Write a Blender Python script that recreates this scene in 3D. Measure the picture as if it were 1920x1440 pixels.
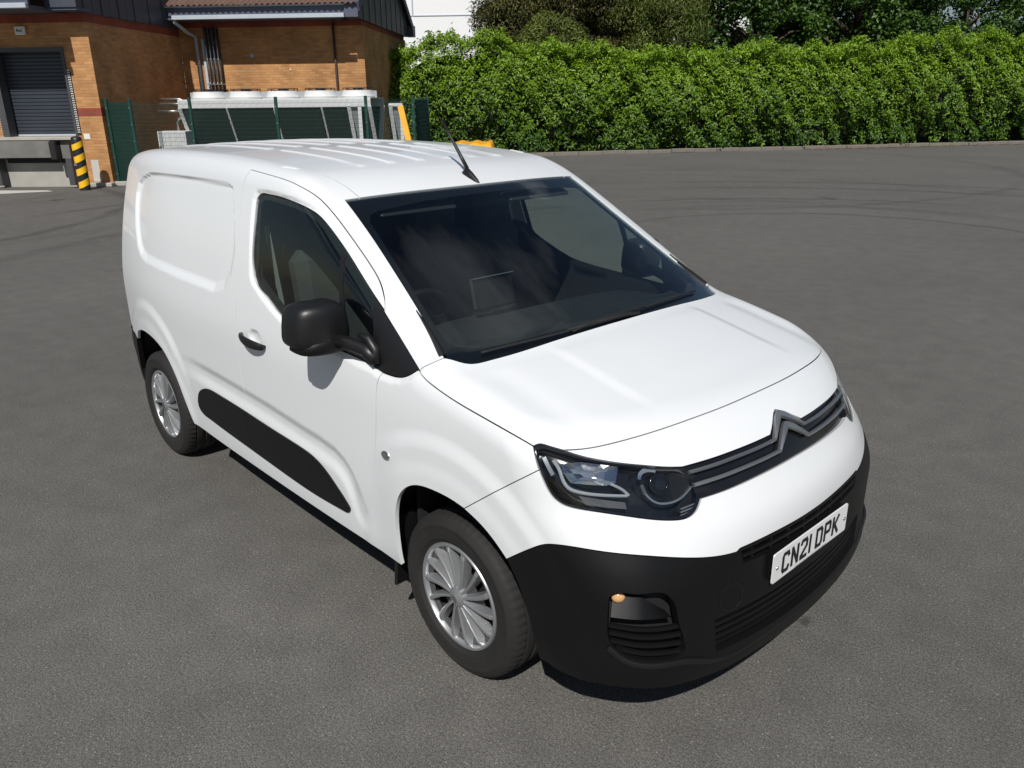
import bpy, math, random
import numpy as np
from mathutils import Matrix, Vector
from mathutils.geometry import delaunay_2d_cdt

scene = bpy.context.scene
for ob in list(bpy.data.objects):
    bpy.data.objects.remove(ob)
COL = scene.collection
R = math.radians

# ------------------------------------------------------------------ camera
cam_d = bpy.data.cameras.new("camera")
cam_d.sensor_width = 36.0
cam_d.lens = 1506.7 / 1920 * 36.0
cam_d.clip_start = 0.05
cam_d.clip_end = 2000
cam = bpy.data.objects.new("camera", cam_d)
COL.objects.link(cam)
cr, cu, cf = (0.68293, 0.73040, -0.010725), (-0.23890, 0.23720, 0.94163), (-0.69031, 0.64051, -0.33649)
M = Matrix(((cr[0], cu[0], -cf[0], 2.0046), (cr[1], cu[1], -cf[1], -2.4327), (cr[2], cu[2], -cf[2], 2.0624), (0, 0, 0, 1)))
cam.matrix_world = M
scene.camera = cam

# ------------------------------------------------------------------ sun and sky
SUN = Vector((0.62, -0.71, 1.0)).normalized()
sun_d = bpy.data.lights.new("sun", 'SUN')
sun_d.energy = 4.85
sun_d.angle = R(0.53)
sun_d.color = (1.0, 0.965, 0.915)
sun = bpy.data.objects.new("sun", sun_d)
COL.objects.link(sun)
sun.rotation_euler = SUN.to_track_quat('Z', 'Y').to_euler()
sun.location = (0, 0, 30)

world = bpy.data.worlds.new("World")
scene.world = world
world.use_nodes = True
wn = world.node_tree
wn.nodes.clear()
w_out = wn.nodes.new('ShaderNodeOutputWorld')
w_bg = wn.nodes.new('ShaderNodeBackground')
w_sky = wn.nodes.new('ShaderNodeTexSky')
w_sky.sky_type = 'NISHITA'
w_sky.sun_disc = False
w_sky.sun_elevation = math.asin(SUN.z)
w_sky.sun_rotation = math.atan2(SUN.x, SUN.y)
w_sky.air_density = 1.0
w_sky.dust_density = 0.6
w_sky.ozone_density = 1.5
w_bg.inputs['Strength'].default_value = 0.05
# scattered fair-weather cloud, the same all over the sky
w_tc = wn.nodes.new('ShaderNodeTexCoord')
w_sep = wn.nodes.new('ShaderNodeSeparateXYZ')
wn.links.new(w_tc.outputs['Generated'], w_sep.inputs[0])
w_zc = wn.nodes.new('ShaderNodeMath'); w_zc.operation = 'MAXIMUM'; w_zc.inputs[1].default_value = 0.03
wn.links.new(w_sep.outputs['Z'], w_zc.inputs[0])
w_za = wn.nodes.new('ShaderNodeMath'); w_za.operation = 'ADD'; w_za.inputs[1].default_value = 0.12
wn.links.new(w_zc.outputs[0], w_za.inputs[0])
w_div = wn.nodes.new('ShaderNodeVectorMath'); w_div.operation = 'DIVIDE'
w_cmb = wn.nodes.new('ShaderNodeCombineXYZ')
for i in range(3):
    wn.links.new(w_za.outputs[0], w_cmb.inputs[i])
wn.links.new(w_tc.outputs['Generated'], w_div.inputs[0])
wn.links.new(w_cmb.outputs[0], w_div.inputs[1])
w_map = wn.nodes.new('ShaderNodeMapping')
w_map.inputs['Location'].default_value = (4.2, 4.6, 0.0)
w_map.inputs['Scale'].default_value = (1.0, 1.0, 0.0)
wn.links.new(w_div.outputs[0], w_map.inputs[0])
w_nz = wn.nodes.new('ShaderNodeTexNoise')
w_nz.inputs['Scale'].default_value = 1.35
w_nz.inputs['Detail'].default_value = 9
w_nz.inputs['Roughness'].default_value = 0.56
wn.links.new(w_map.outputs[0], w_nz.inputs['Vector'])
w_rmp = wn.nodes.new('ShaderNodeValToRGB')
w_rmp.color_ramp.elements[0].position = 0.555
w_rmp.color_ramp.elements[0].color = (0, 0, 0, 1)
w_rmp.color_ramp.elements[1].position = 0.70
w_rmp.color_ramp.elements[1].color = (0.9, 0.9, 0.9, 1)
wn.links.new(w_nz.outputs['Fac'], w_rmp.inputs[0])
w_mix = wn.nodes.new('ShaderNodeMix'); w_mix.data_type = 'RGBA'
w_mix.inputs['B'].default_value = (11.5, 12.2, 13.2, 1)
w_fade = wn.nodes.new('ShaderNodeMapRange')                     # cloud thins out into the haze at the horizon
w_fade.interpolation_type = 'SMOOTHSTEP'
w_fade.inputs['From Min'].default_value = 0.05; w_fade.inputs['From Max'].default_value = 0.22
wn.links.new(w_sep.outputs['Z'], w_fade.inputs['Value'])
w_mul = wn.nodes.new('ShaderNodeMath'); w_mul.operation = 'MULTIPLY'
wn.links.new(w_rmp.outputs[0], w_mul.inputs[0]); wn.links.new(w_fade.outputs[0], w_mul.inputs[1])
wn.links.new(w_mul.outputs[0], w_mix.inputs['Factor'])
wn.links.new(w_sky.outputs[0], w_mix.inputs['A'])
wn.links.new(w_mix.outputs['Result'], w_bg.inputs['Color'])
wn.links.new(w_bg.outputs[0], w_out.inputs[0])

scene.view_settings.view_transform = 'Standard'
scene.view_settings.look = 'None'
scene.view_settings.gamma = 1.0
scene.view_settings.use_curve_mapping = False
scene.view_settings.exposure = -0.10
scene.render.engine = 'CYCLES'
scene.cycles.max_bounces = 8
scene.cycles.transparent_max_bounces = 16
scene.cycles.use_denoising = True

# ------------------------------------------------------------------ materials
MATS = {}

def new_mat(name):
    m = bpy.data.materials.new(name)
    m.use_nodes = True
    MATS[name] = m
    return m, m.node_tree, m.node_tree.nodes['Principled BSDF']

def link(nt, a, b):
    nt.links.new(a, b)

def mat(name, col, rough=0.5, metal=0.0, coat=0.0, var=0.12, scale=6.0, bump=0.0, bscale=200.0, spec=None, coat_rough=0.03):
    """plain surface with a little procedural unevenness of tone, gloss and relief"""
    m, nt, b = new_mat(name)
    tc = nt.nodes.new('ShaderNodeTexCoord')
    nz = nt.nodes.new('ShaderNodeTexNoise')
    nz.inputs['Scale'].default_value = scale
    nz.inputs['Detail'].default_value = 6
    link(nt, tc.outputs['Object'], nz.inputs['Vector'])
    mx = nt.nodes.new('ShaderNodeMix'); mx.data_type = 'RGBA'
    mx.inputs['A'].default_value = (*[c * (1 - var) for c in col], 1)
    mx.inputs['B'].default_value = (*[min(1, c * (1 + var)) for c in col], 1)
    link(nt, nz.outputs['Fac'], mx.inputs['Factor'])
    link(nt, mx.outputs['Result'], b.inputs['Base Color'])
    mr = nt.nodes.new('ShaderNodeMapRange')
    mr.inputs['To Min'].default_value = max(0.01, rough * 0.85)
    mr.inputs['To Max'].default_value = min(1.0, rough * 1.15)
    link(nt, nz.outputs['Fac'], mr.inputs['Value'])
    link(nt, mr.outputs[0], b.inputs['Roughness'])
    b.inputs['Metallic'].default_value = metal
    b.inputs['Coat Weight'].default_value = coat
    b.inputs['Coat Roughness'].default_value = coat_rough
    if spec is not None:
        b.inputs['Specular IOR Level'].default_value = spec
    if bump > 0:
        n2 = nt.nodes.new('ShaderNodeTexNoise')
        n2.inputs['Scale'].default_value = bscale
        n2.inputs['Detail'].default_value = 3
        link(nt, tc.outputs['Object'], n2.inputs['Vector'])
        bp = nt.nodes.new('ShaderNodeBump')
        bp.inputs['Strength'].default_value = bump
        bp.inputs['Distance'].default_value = 0.002
        link(nt, n2.outputs['Fac'], bp.inputs['Height'])
        link(nt, bp.outputs[0], b.inputs['Normal'])
    return m

def glass_mat(name, tint, refl=1.0, rough=0.0):
    m = bpy.data.materials.new(name)
    m.use_nodes = True
    MATS[name] = m
    nt = m.node_tree
    nt.nodes.clear()
    out = nt.nodes.new('ShaderNodeOutputMaterial')
    mix = nt.nodes.new('ShaderNodeMixShader')
    tr = nt.nodes.new('ShaderNodeBsdfTransparent')
    gl = nt.nodes.new('ShaderNodeBsdfGlossy')
    gl.inputs['Roughness'].default_value = rough
    tr.inputs['Color'].default_value = (*tint, 1)
    fr = nt.nodes.new('ShaderNodeFresnel')
    gm = nt.nodes.new('ShaderNodeNewGeometry')
    im = nt.nodes.new('ShaderNodeMapRange')          # same reflectance from inside and outside the pane
    im.inputs['To Min'].default_value = 1.52; im.inputs['To Max'].default_value = 1 / 1.52
    link(nt, gm.outputs['Backfacing'], im.inputs['Value'])
    link(nt, im.outputs[0], fr.inputs['IOR'])
    mu = nt.nodes.new('ShaderNodeMath'); mu.operation = 'MULTIPLY'; mu.inputs[1].default_value = refl
    link(nt, fr.outputs[0], mu.inputs[0])
    link(nt, mu.outputs[0], mix.inputs[0])
    link(nt, tr.outputs[0], mix.inputs[1])
    link(nt, gl.outputs[0], mix.inputs[2])
    link(nt, mix.outputs[0], out.inputs[0])
    return m

def brick_mat(name, c1, c2, mortar, bw=0.225, bh=0.075, soldier=False):
    m, nt, b = new_mat(name)
    uv = nt.nodes.new('ShaderNodeUVMap')
    br = nt.nodes.new('ShaderNodeTexBrick')
    br.inputs['Color1'].default_value = (*c1, 1)
    br.inputs['Color2'].default_value = (*c2, 1)
    br.inputs['Mortar'].default_value = (*mortar, 1)
    br.inputs['Scale'].default_value = 1.0
    br.inputs['Mortar Size'].default_value = 0.006
    br.inputs['Mortar Smooth'].default_value = 0.3
    br.inputs['Brick Width'].default_value = bw
    br.inputs['Row Height'].default_value = bh
    br.inputs['Bias'].default_value = -0.1
    link(nt, uv.outputs[0], br.inputs['Vector'])
    nz = nt.nodes.new('ShaderNodeTexNoise')
    nz.inputs['Scale'].default_value = 1.3
    nz.inputs['Detail'].default_value = 8
    link(nt, uv.outputs[0], nz.inputs['Vector'])
    mr = nt.nodes.new('ShaderNodeMapRange')
    mr.inputs['From Min'].default_value = 0.3
    mr.inputs['From Max'].default_value = 0.7
    mr.inputs['To Min'].default_value = 0.72
    mr.inputs['To Max'].default_value = 1.18
    link(nt, nz.outputs['Fac'], mr.inputs['Value'])
    mx = nt.nodes.new('ShaderNodeMix'); mx.data_type = 'RGBA'; mx.blend_type = 'MULTIPLY'
    mx.inputs['Factor'].default_value = 1.0
    link(nt, br.outputs['Color'], mx.inputs['A'])
    link(nt, mr.outputs[0], mx.inputs['B'])
    link(nt, mx.outputs['Result'], b.inputs['Base Color'])
    b.inputs['Roughness'].default_value = 0.85
    bp = nt.nodes.new('ShaderNodeBump')
    bp.inputs['Strength'].default_value = 0.6
    bp.inputs['Distance'].default_value = 0.01
    bp.invert = True
    link(nt, br.outputs['Fac'], bp.inputs['Height'])
    link(nt, bp.outputs[0], b.inputs['Normal'])
    return m

def leaf_mat(name, c_dark, c_light, rough=0.38, trans=0.25):
    m, nt, b = new_mat(name)
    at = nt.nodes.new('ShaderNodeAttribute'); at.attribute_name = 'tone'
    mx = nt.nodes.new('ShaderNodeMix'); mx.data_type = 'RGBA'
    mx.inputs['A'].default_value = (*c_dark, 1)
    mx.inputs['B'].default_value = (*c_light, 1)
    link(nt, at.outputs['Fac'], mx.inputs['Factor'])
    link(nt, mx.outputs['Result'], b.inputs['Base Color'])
    b.inputs['Roughness'].default_value = rough
    tl = nt.nodes.new('ShaderNodeBsdfTranslucent')
    link(nt, mx.outputs['Result'], tl.inputs['Color'])
    ms = nt.nodes.new('ShaderNodeMixShader'); ms.inputs[0].default_value = trans
    out = nt.nodes['Material Output']
    link(nt, b.outputs[0], ms.inputs[1])
    link(nt, tl.outputs[0], ms.inputs[2])
    link(nt, ms.outputs[0], out.inputs['Surface'])
    return m

STAINS = [(0.77, 0.36, 0.06), (0.72, 0.22, 0.03), (-18.3, 2.6, 0.35), (-17.6, 2.9, 0.2), (3.5, 3.2, 0.09), (-1.5, -4.2, 0.12), (-9, 1.0, 0.3), (-6, 14, 0.35)]
def asphalt_mat():
    m, nt, b = new_mat('asphalt')
    N = nt.nodes.new
    geo = N('ShaderNodeNewGeometry')
    def noise(scale, detail=6, rough=0.6):
        n = N('ShaderNodeTexNoise')
        n.inputs['Scale'].default_value = scale
        n.inputs['Detail'].default_value = detail
        n.inputs['Roughness'].default_value = rough
        link(nt, geo.outputs['Position'], n.inputs['Vector'])
        return n.outputs['Fac']
    def rng(v, a, b_, c, d):
        n = N('ShaderNodeMapRange')
        for k, x in zip(('From Min', 'From Max', 'To Min', 'To Max'), (a, b_, c, d)):
            n.inputs[k].default_value = x
        link(nt, v, n.inputs['Value'])
        return n.outputs[0]
    def mul(a, b_):
        n = N('ShaderNodeMath'); n.operation = 'MULTIPLY'
        link(nt, a, n.inputs[0]); link(nt, b_, n.inputs[1])
        return n.outputs[0]
    big = rng(noise(0.30, 6), 0.3, 0.7, 0.88, 1.11)
    mid = rng(noise(5.0, 6), 0.3, 0.7, 0.88, 1.10)
    fine = rng(noise(190.0, 2, 0.7), 0.30, 0.70, 0.35, 1.65)
    grain = rng(noise(85.0, 3, 0.8), 0.32, 0.68, 0.62, 1.38)
    tone = mul(mul(big, mid), mul(fine, grain))
    # tyre marks: worn dark arcs
    for cx, cy, rad, wid, amt in ((-3.21, 8.63, 3.58, 0.11, 0.68), (-2.6, 8.0, 6.71, 0.14, 0.66), (-2.9, 8.3, 5.1, 0.25, 0.84), (-2.6, 8.2, 6.1, 0.10, 0.8), (-2.4, 7.6, 9.4, 0.16, 0.74), (-2.0, 7.0, 11.4, 0.18, 0.74), (-2.2, 7.2, 14.6, 0.22, 0.76),
                                  (-13.95, 18.0, 10.06, 0.22, 0.82), (-19.1, -2.9, 6.98, 0.2, 0.70), (-4, 4, 9.2, 0.3, 0.9), (-6, 5, 12.6, 0.25, 0.88),
                                  (-19, -3, 8.6, 0.2, 0.86), (-2.6, 8.6, 8.3, 0.2, 0.88), (-8, 10, 13.5, 0.3, 0.88), (2, 9, 4.2, 0.25, 0.9)):
        d = N('ShaderNodeVectorMath'); d.operation = 'DISTANCE'
        d.inputs[1].default_value = (cx, cy, 0)
        link(nt, geo.outputs['Position'], d.inputs[0])
        wob = N('ShaderNodeMath'); wob.operation = 'MULTIPLY_ADD'
        link(nt, noise(0.9, 2), wob.inputs[0]); wob.inputs[1].default_value = 0.35
        link(nt, d.outputs['Value'], wob.inputs[2])
        s = N('ShaderNodeMath'); s.operation = 'SUBTRACT'; s.inputs[1].default_value = rad + 0.17
        link(nt, wob.outputs[0], s.inputs[0])
        a = N('ShaderNodeMath'); a.operation = 'ABSOLUTE'
        link(nt, s.outputs[0], a.inputs[0])
        band = rng(a.outputs[0], wid * 0.25, wid, amt, 1.0)
        sy = N('ShaderNodeSeparateXYZ'); link(nt, geo.outputs['Position'], sy.inputs[0])
        # worn where lorries turn: out in the yard and by the dock
        yard = rng(sy.outputs['Y'], 6.0, 10.0, 0.0, 1.0); dock = rng(sy.outputs['X'], -10.0, -12.5, 0.0, 1.0)
        ym = N('ShaderNodeMath'); ym.operation = 'MAXIMUM'; link(nt, yard, ym.inputs[0]); link(nt, dock, ym.inputs[1])
        msk = mul(rng(noise(0.22, 2), 0.36, 0.52, 0.0, 1.0), ym.outputs[0])
        mx = N('ShaderNodeMix'); mx.data_type = 'FLOAT'
        mx.inputs['A'].default_value = 1.0
        link(nt, msk, mx.inputs['Factor']); link(nt, band, mx.inputs['B'])
        tone = mul(tone, mx.outputs['Result'])
    base = N('ShaderNodeMix'); base.data_type = 'RGBA'; base.blend_type = 'MULTIPLY'; base.inputs['Factor'].default_value = 1
    base.inputs['A'].default_value = (0.113, 0.1085, 0.1005, 1)
    link(nt, tone, base.inputs['B'])
    # pale chippings
    vo = N('ShaderNodeTexVoronoi'); vo.inputs['Scale'].default_value = 95.0
    link(nt, geo.outputs['Position'], vo.inputs['Vector'])
    sp = N('ShaderNodeSeparateColor'); link(nt, vo.outputs['Color'], sp.inputs[0])
    g1 = rng(sp.outputs[0], 0.945, 0.985, 0.0, 0.9)
    g2 = rng(vo.outputs['Distance'], 0.22, 0.34, 1.0, 0.0)
    chip = N('ShaderNodeMix'); chip.data_type = 'RGBA'
    chip.inputs['B'].default_value = (0.30, 0.29, 0.265, 1)
    link(nt, mul(g1, g2), chip.inputs['Factor'])
    link(nt, base.outputs['Result'], chip.inputs['A'])
    # drips of oil with ragged edges
    oil = None
    for (cx, cy, rad) in STAINS:
        d = N('ShaderNodeVectorMath'); d.operation = 'DISTANCE'; d.inputs[1].default_value = (cx, cy, 0)
        link(nt, geo.outputs['Position'], d.inputs[0])
        wob = N('ShaderNodeMath'); wob.operation = 'MULTIPLY_ADD'
        link(nt, noise(22.0 if rad < .2 else 5.0, 4, 0.7), wob.inputs[0]); wob.inputs[1].default_value = rad * 2.6
        link(nt, d.outputs['Value'], wob.inputs[2])
        k = rng(wob.outputs[0], rad * 1.55, rad * 1.95, 1.0, 0.0)
        if oil is None: oil = k
        else:
            mxx = N('ShaderNodeMath'); mxx.operation = 'MAXIMUM'; link(nt, oil, mxx.inputs[0]); link(nt, k, mxx.inputs[1]); oil = mxx.outputs[0]
    sc_ = N('ShaderNodeMath'); sc_.operation = 'MULTIPLY'; sc_.inputs[1].default_value = 0.55
    link(nt, oil, sc_.inputs[0])
    oilm = N('ShaderNodeMix'); oilm.data_type = 'RGBA'; oilm.inputs['B'].default_value = (0.022, 0.020, 0.018, 1)
    link(nt, sc_.outputs[0], oilm.inputs['Factor']); link(nt, chip.outputs['Result'], oilm.inputs['A'])
    link(nt, oilm.outputs['Result'], b.inputs['Base Color'])
    b.inputs['Roughness'].default_value = 0.82
    b.inputs['Specular IOR Level'].default_value = 0.35
    bp = N('ShaderNodeBump'); bp.inputs['Strength'].default_value = 0.55; bp.inputs['Distance'].default_value = 0.004
    n3 = N('ShaderNodeTexNoise'); n3.inputs['Scale'].default_value = 130; n3.inputs['Detail'].default_value = 4
    link(nt, geo.outputs['Position'], n3.inputs['Vector'])
    link(nt, n3.outputs['Fac'], bp.inputs['Height'])
    link(nt, bp.outputs[0], b.inputs['Normal'])
    return m

asphalt_mat()
brick_mat('buff_brick', (0.52, 0.270, 0.105), (0.41, 0.180, 0.062), (0.38, 0.235, 0.12))
brick_mat('red_brick', (0.30, 0.055, 0.030), (0.24, 0.045, 0.026), (0.22, 0.10, 0.07), bw=0.075, bh=0.225)
mat('concrete', (0.36, 0.345, 0.31), 0.85, var=0.22, scale=2.5, bump=0.3, bscale=60)
mat('pale_concrete', (0.50, 0.48, 0.44), 0.85, var=0.15, scale=1.5, bump=0.3, bscale=60)
mat('kerb_stone', (0.165, 0.148, 0.125), 0.9, var=0.25, scale=4, bump=0.4, bscale=80)
mat('soil', (0.05, 0.038, 0.025), 0.95, var=0.4, scale=5, bump=0.6, bscale=30)
mat('cladding', (0.055, 0.065, 0.085), 0.45, var=0.12, scale=2)
mat('roof_tile', (0.13, 0.075, 0.055), 0.8, var=0.3, scale=5)
mat('gutter_grey', (0.42, 0.47, 0.52), 0.45, var=0.1, scale=3)
mat('fascia', (0.08, 0.09, 0.13), 0.5, var=0.1, scale=3)
mat('roller_door', (0.042, 0.050, 0.064), 0.42, metal=0.2, var=0.1, scale=2)
mat('dark_steel', (0.06, 0.06, 0.065), 0.5, var=0.2, scale=4)
mat('dock_steel', (0.17, 0.165, 0.155), 0.6, metal=0.2, var=0.35, scale=3)
mat('pipe_steel', (0.62, 0.63, 0.64), 0.28, metal=0.9, var=0.1, scale=8)
mat('lagging', (0.05, 0.035, 0.03), 0.8, var=0.2)
mat('fence_green', (0.004, 0.045, 0.034), 0.5, var=0.1)
mat('unit_white', (0.62, 0.63, 0.63), 0.45, var=0.08, scale=3)
mat('coil_dark', (0.022, 0.026, 0.024), 0.6, var=0.2, scale=8)
mat('unit_grey', (0.30, 0.32, 0.34), 0.45, var=0.1)
mat('safety_yellow', (0.80, 0.36, 0.012), 0.5, var=0.12, scale=4)
mat('stripe_yellow', (0.86, 0.48, 0.015), 0.4, var=0.08, scale=6)
mat('stripe_black', (0.014, 0.014, 0.015), 0.45, var=0.2, scale=6)
mat('white_cladding', (0.80, 0.81, 0.82), 0.5, var=0.03, scale=0.4)
mat('metal_roof', (0.38, 0.43, 0.45), 0.4, var=0.08, scale=1)
mat('sign_white', (0.7, 0.7, 0.68), 0.5, var=0.05)
mat('bark', (0.075, 0.055, 0.04), 0.9, var=0.3, scale=8, bump=0.6, bscale=30)
leaf_mat('laurel_leaf', (0.018, 0.070, 0.003), (0.225, 0.370, 0.014), 0.46, 0.25)
leaf_mat('conifer_leaf', (0.030, 0.038, 0.008), (0.185, 0.175, 0.040), 0.75, 0.25)
leaf_mat('olive_leaf', (0.055, 0.090, 0.012), (0.230, 0.270, 0.048), 0.6, 0.3)
leaf_mat('deep_leaf', (0.014, 0.048, 0.004), (0.090, 0.185, 0.016), 0.5, 0.25)
leaf_mat('dry_leaf', (0.10, 0.05, 0.02), (0.25, 0.15, 0.07), 0.7, 0.1)
# van
mat('white_paint', (0.735, 0.755, 0.77), 0.36, coat=0.6, var=0.014, scale=1.5, coat_rough=0.04)
mat('black_plastic', (0.0055, 0.0055, 0.006), 0.44, var=0.15, scale=3, bump=0.12, bscale=900, spec=0.26)
mat('satin_plastic', (0.008, 0.008, 0.009), 0.42, var=0.12, scale=4)
mat('gloss_black', (0.008, 0.008, 0.010), 0.12, var=0.05)
mat('dull_black', (0.010, 0.010, 0.011), 0.8, var=0.2)
mat('screen_black', (0.003, 0.003, 0.0035), 0.6, var=0.1)
mat('rubber', (0.0135, 0.0125, 0.0118), 0.78, var=0.3, scale=14, bump=0.2, bscale=150)
mat('wheel_silver', (0.40, 0.41, 0.42), 0.36, metal=0.7, var=0.06, scale=8)
mat('chrome', (0.75, 0.76, 0.77), 0.10, metal=1.0, var=0.03)
mat('wheel_shade', (0.050, 0.051, 0.052), 0.6, metal=0.0, var=0.1, scale=10)
mat('hedge_shade', (0.008, 0.010, 0.005), 0.9, var=0.4, scale=6)  # near black: shade deep in the hedge put into the colour
mat('satin_chrome', (0.48, 0.49, 0.50), 0.30, metal=0.9, var=0.04)
mat('light_guide', (0.55, 0.58, 0.60), 0.16, metal=0.5, coat=0.5, var=0.03)
mat('mirror_glass', (0.8, 0.82, 0.84), 0.02, metal=1.0, var=0.01)
mat('dash_plastic', (0.020, 0.020, 0.022), 0.6, var=0.15, scale=6, bump=0.2, bscale=500)
mat('seat_cloth', (0.035, 0.036, 0.040), 0.9, var=0.25, scale=30)
mat('trim_grey', (0.23, 0.24, 0.24), 0.75, var=0.08, scale=3)
mat('amber', (0.62, 0.36, 0.16), 0.2, var=0.2, scale=30)
mat('plate_white', (0.78, 0.78, 0.78), 0.35, var=0.02, scale=5)
mat('plate_black', (0.010, 0.010, 0.014), 0.4, var=0.05)
mat('lamp_red', (0.35, 0.01, 0.01), 0.15, coat=0.5, var=0.1)
glass_mat('screen_glass', (0.80, 0.89, 0.87), 1.65)
glass_mat('side_glass', (0.76, 0.86, 0.80), 1.5)
glass_mat('lamp_glass', (0.93, 0.95, 0.96), 1.1)

# ------------------------------------------------------------------ helpers
def tag(o, label=None, cat=None, group=None, kind=None):
    if label: o['label'] = label
    if cat: o['category'] = cat
    if group: o['group'] = group
    if kind: o['kind'] = kind
    return o

def empty(name, loc=(0, 0, 0), rz=0.0, parent=None):
    o = bpy.data.objects.new(name, None)
    o.empty_display_size = 0.2
    COL.objects.link(o)
    o.location = loc
    o.rotation_euler = (0, 0, rz)
    if parent: o.parent = parent
    return o

def mk(name, V, F, m, parent=None, smooth=False, normals=None, uv=False, tone=None):
    me = bpy.data.meshes.new(name)
    if isinstance(V, np.ndarray) and isinstance(F, np.ndarray):
        k = F.shape[1]
        me.vertices.add(len(V)); me.vertices.foreach_set('co', V.astype(np.float32).ravel())
        me.loops.add(F.size); me.loops.foreach_set('vertex_index', F.astype(np.int32).ravel())
        me.polygons.add(len(F)); me.polygons.foreach_set('loop_start', np.arange(0, F.size, k, dtype=np.int32))
        me.polygons.foreach_set('loop_total', np.full(len(F), k, np.int32))
        me.update(calc_edges=True)
    else:
        me.from_pydata([tuple(v) for v in V], [], [tuple(f) for f in F])
    me.materials.append(MATS[m])
    if smooth:
        me.polygons.foreach_set('use_smooth', np.ones(len(me.polygons), bool))
    me.validate(clean_customdata=False)
    if uv:
        lay = me.uv_layers.new(name='UVMap')
        for pl in me.polygons:
            n = pl.normal
            for li in pl.loop_indices:
                c = me.vertices[me.loops[li].vertex_index].co
                if abs(n.z) > 0.75: lay.data[li].uv = (c.x, c.y)
                elif abs(n.x) > abs(n.y): lay.data[li].uv = (c.y, c.z)
                else: lay.data[li].uv = (c.x, c.z)
    if tone is not None:
        at = me.attributes.new('tone', 'FLOAT', 'POINT')
        at.data.foreach_set('value', tone.astype(np.float32))
    if normals is not None:
        me.normals_split_custom_set_from_vertices(np.asarray(normals, float).tolist())
    o = bpy.data.objects.new(name, me)
    COL.objects.link(o)
    if parent: o.parent = parent
    return o

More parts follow.
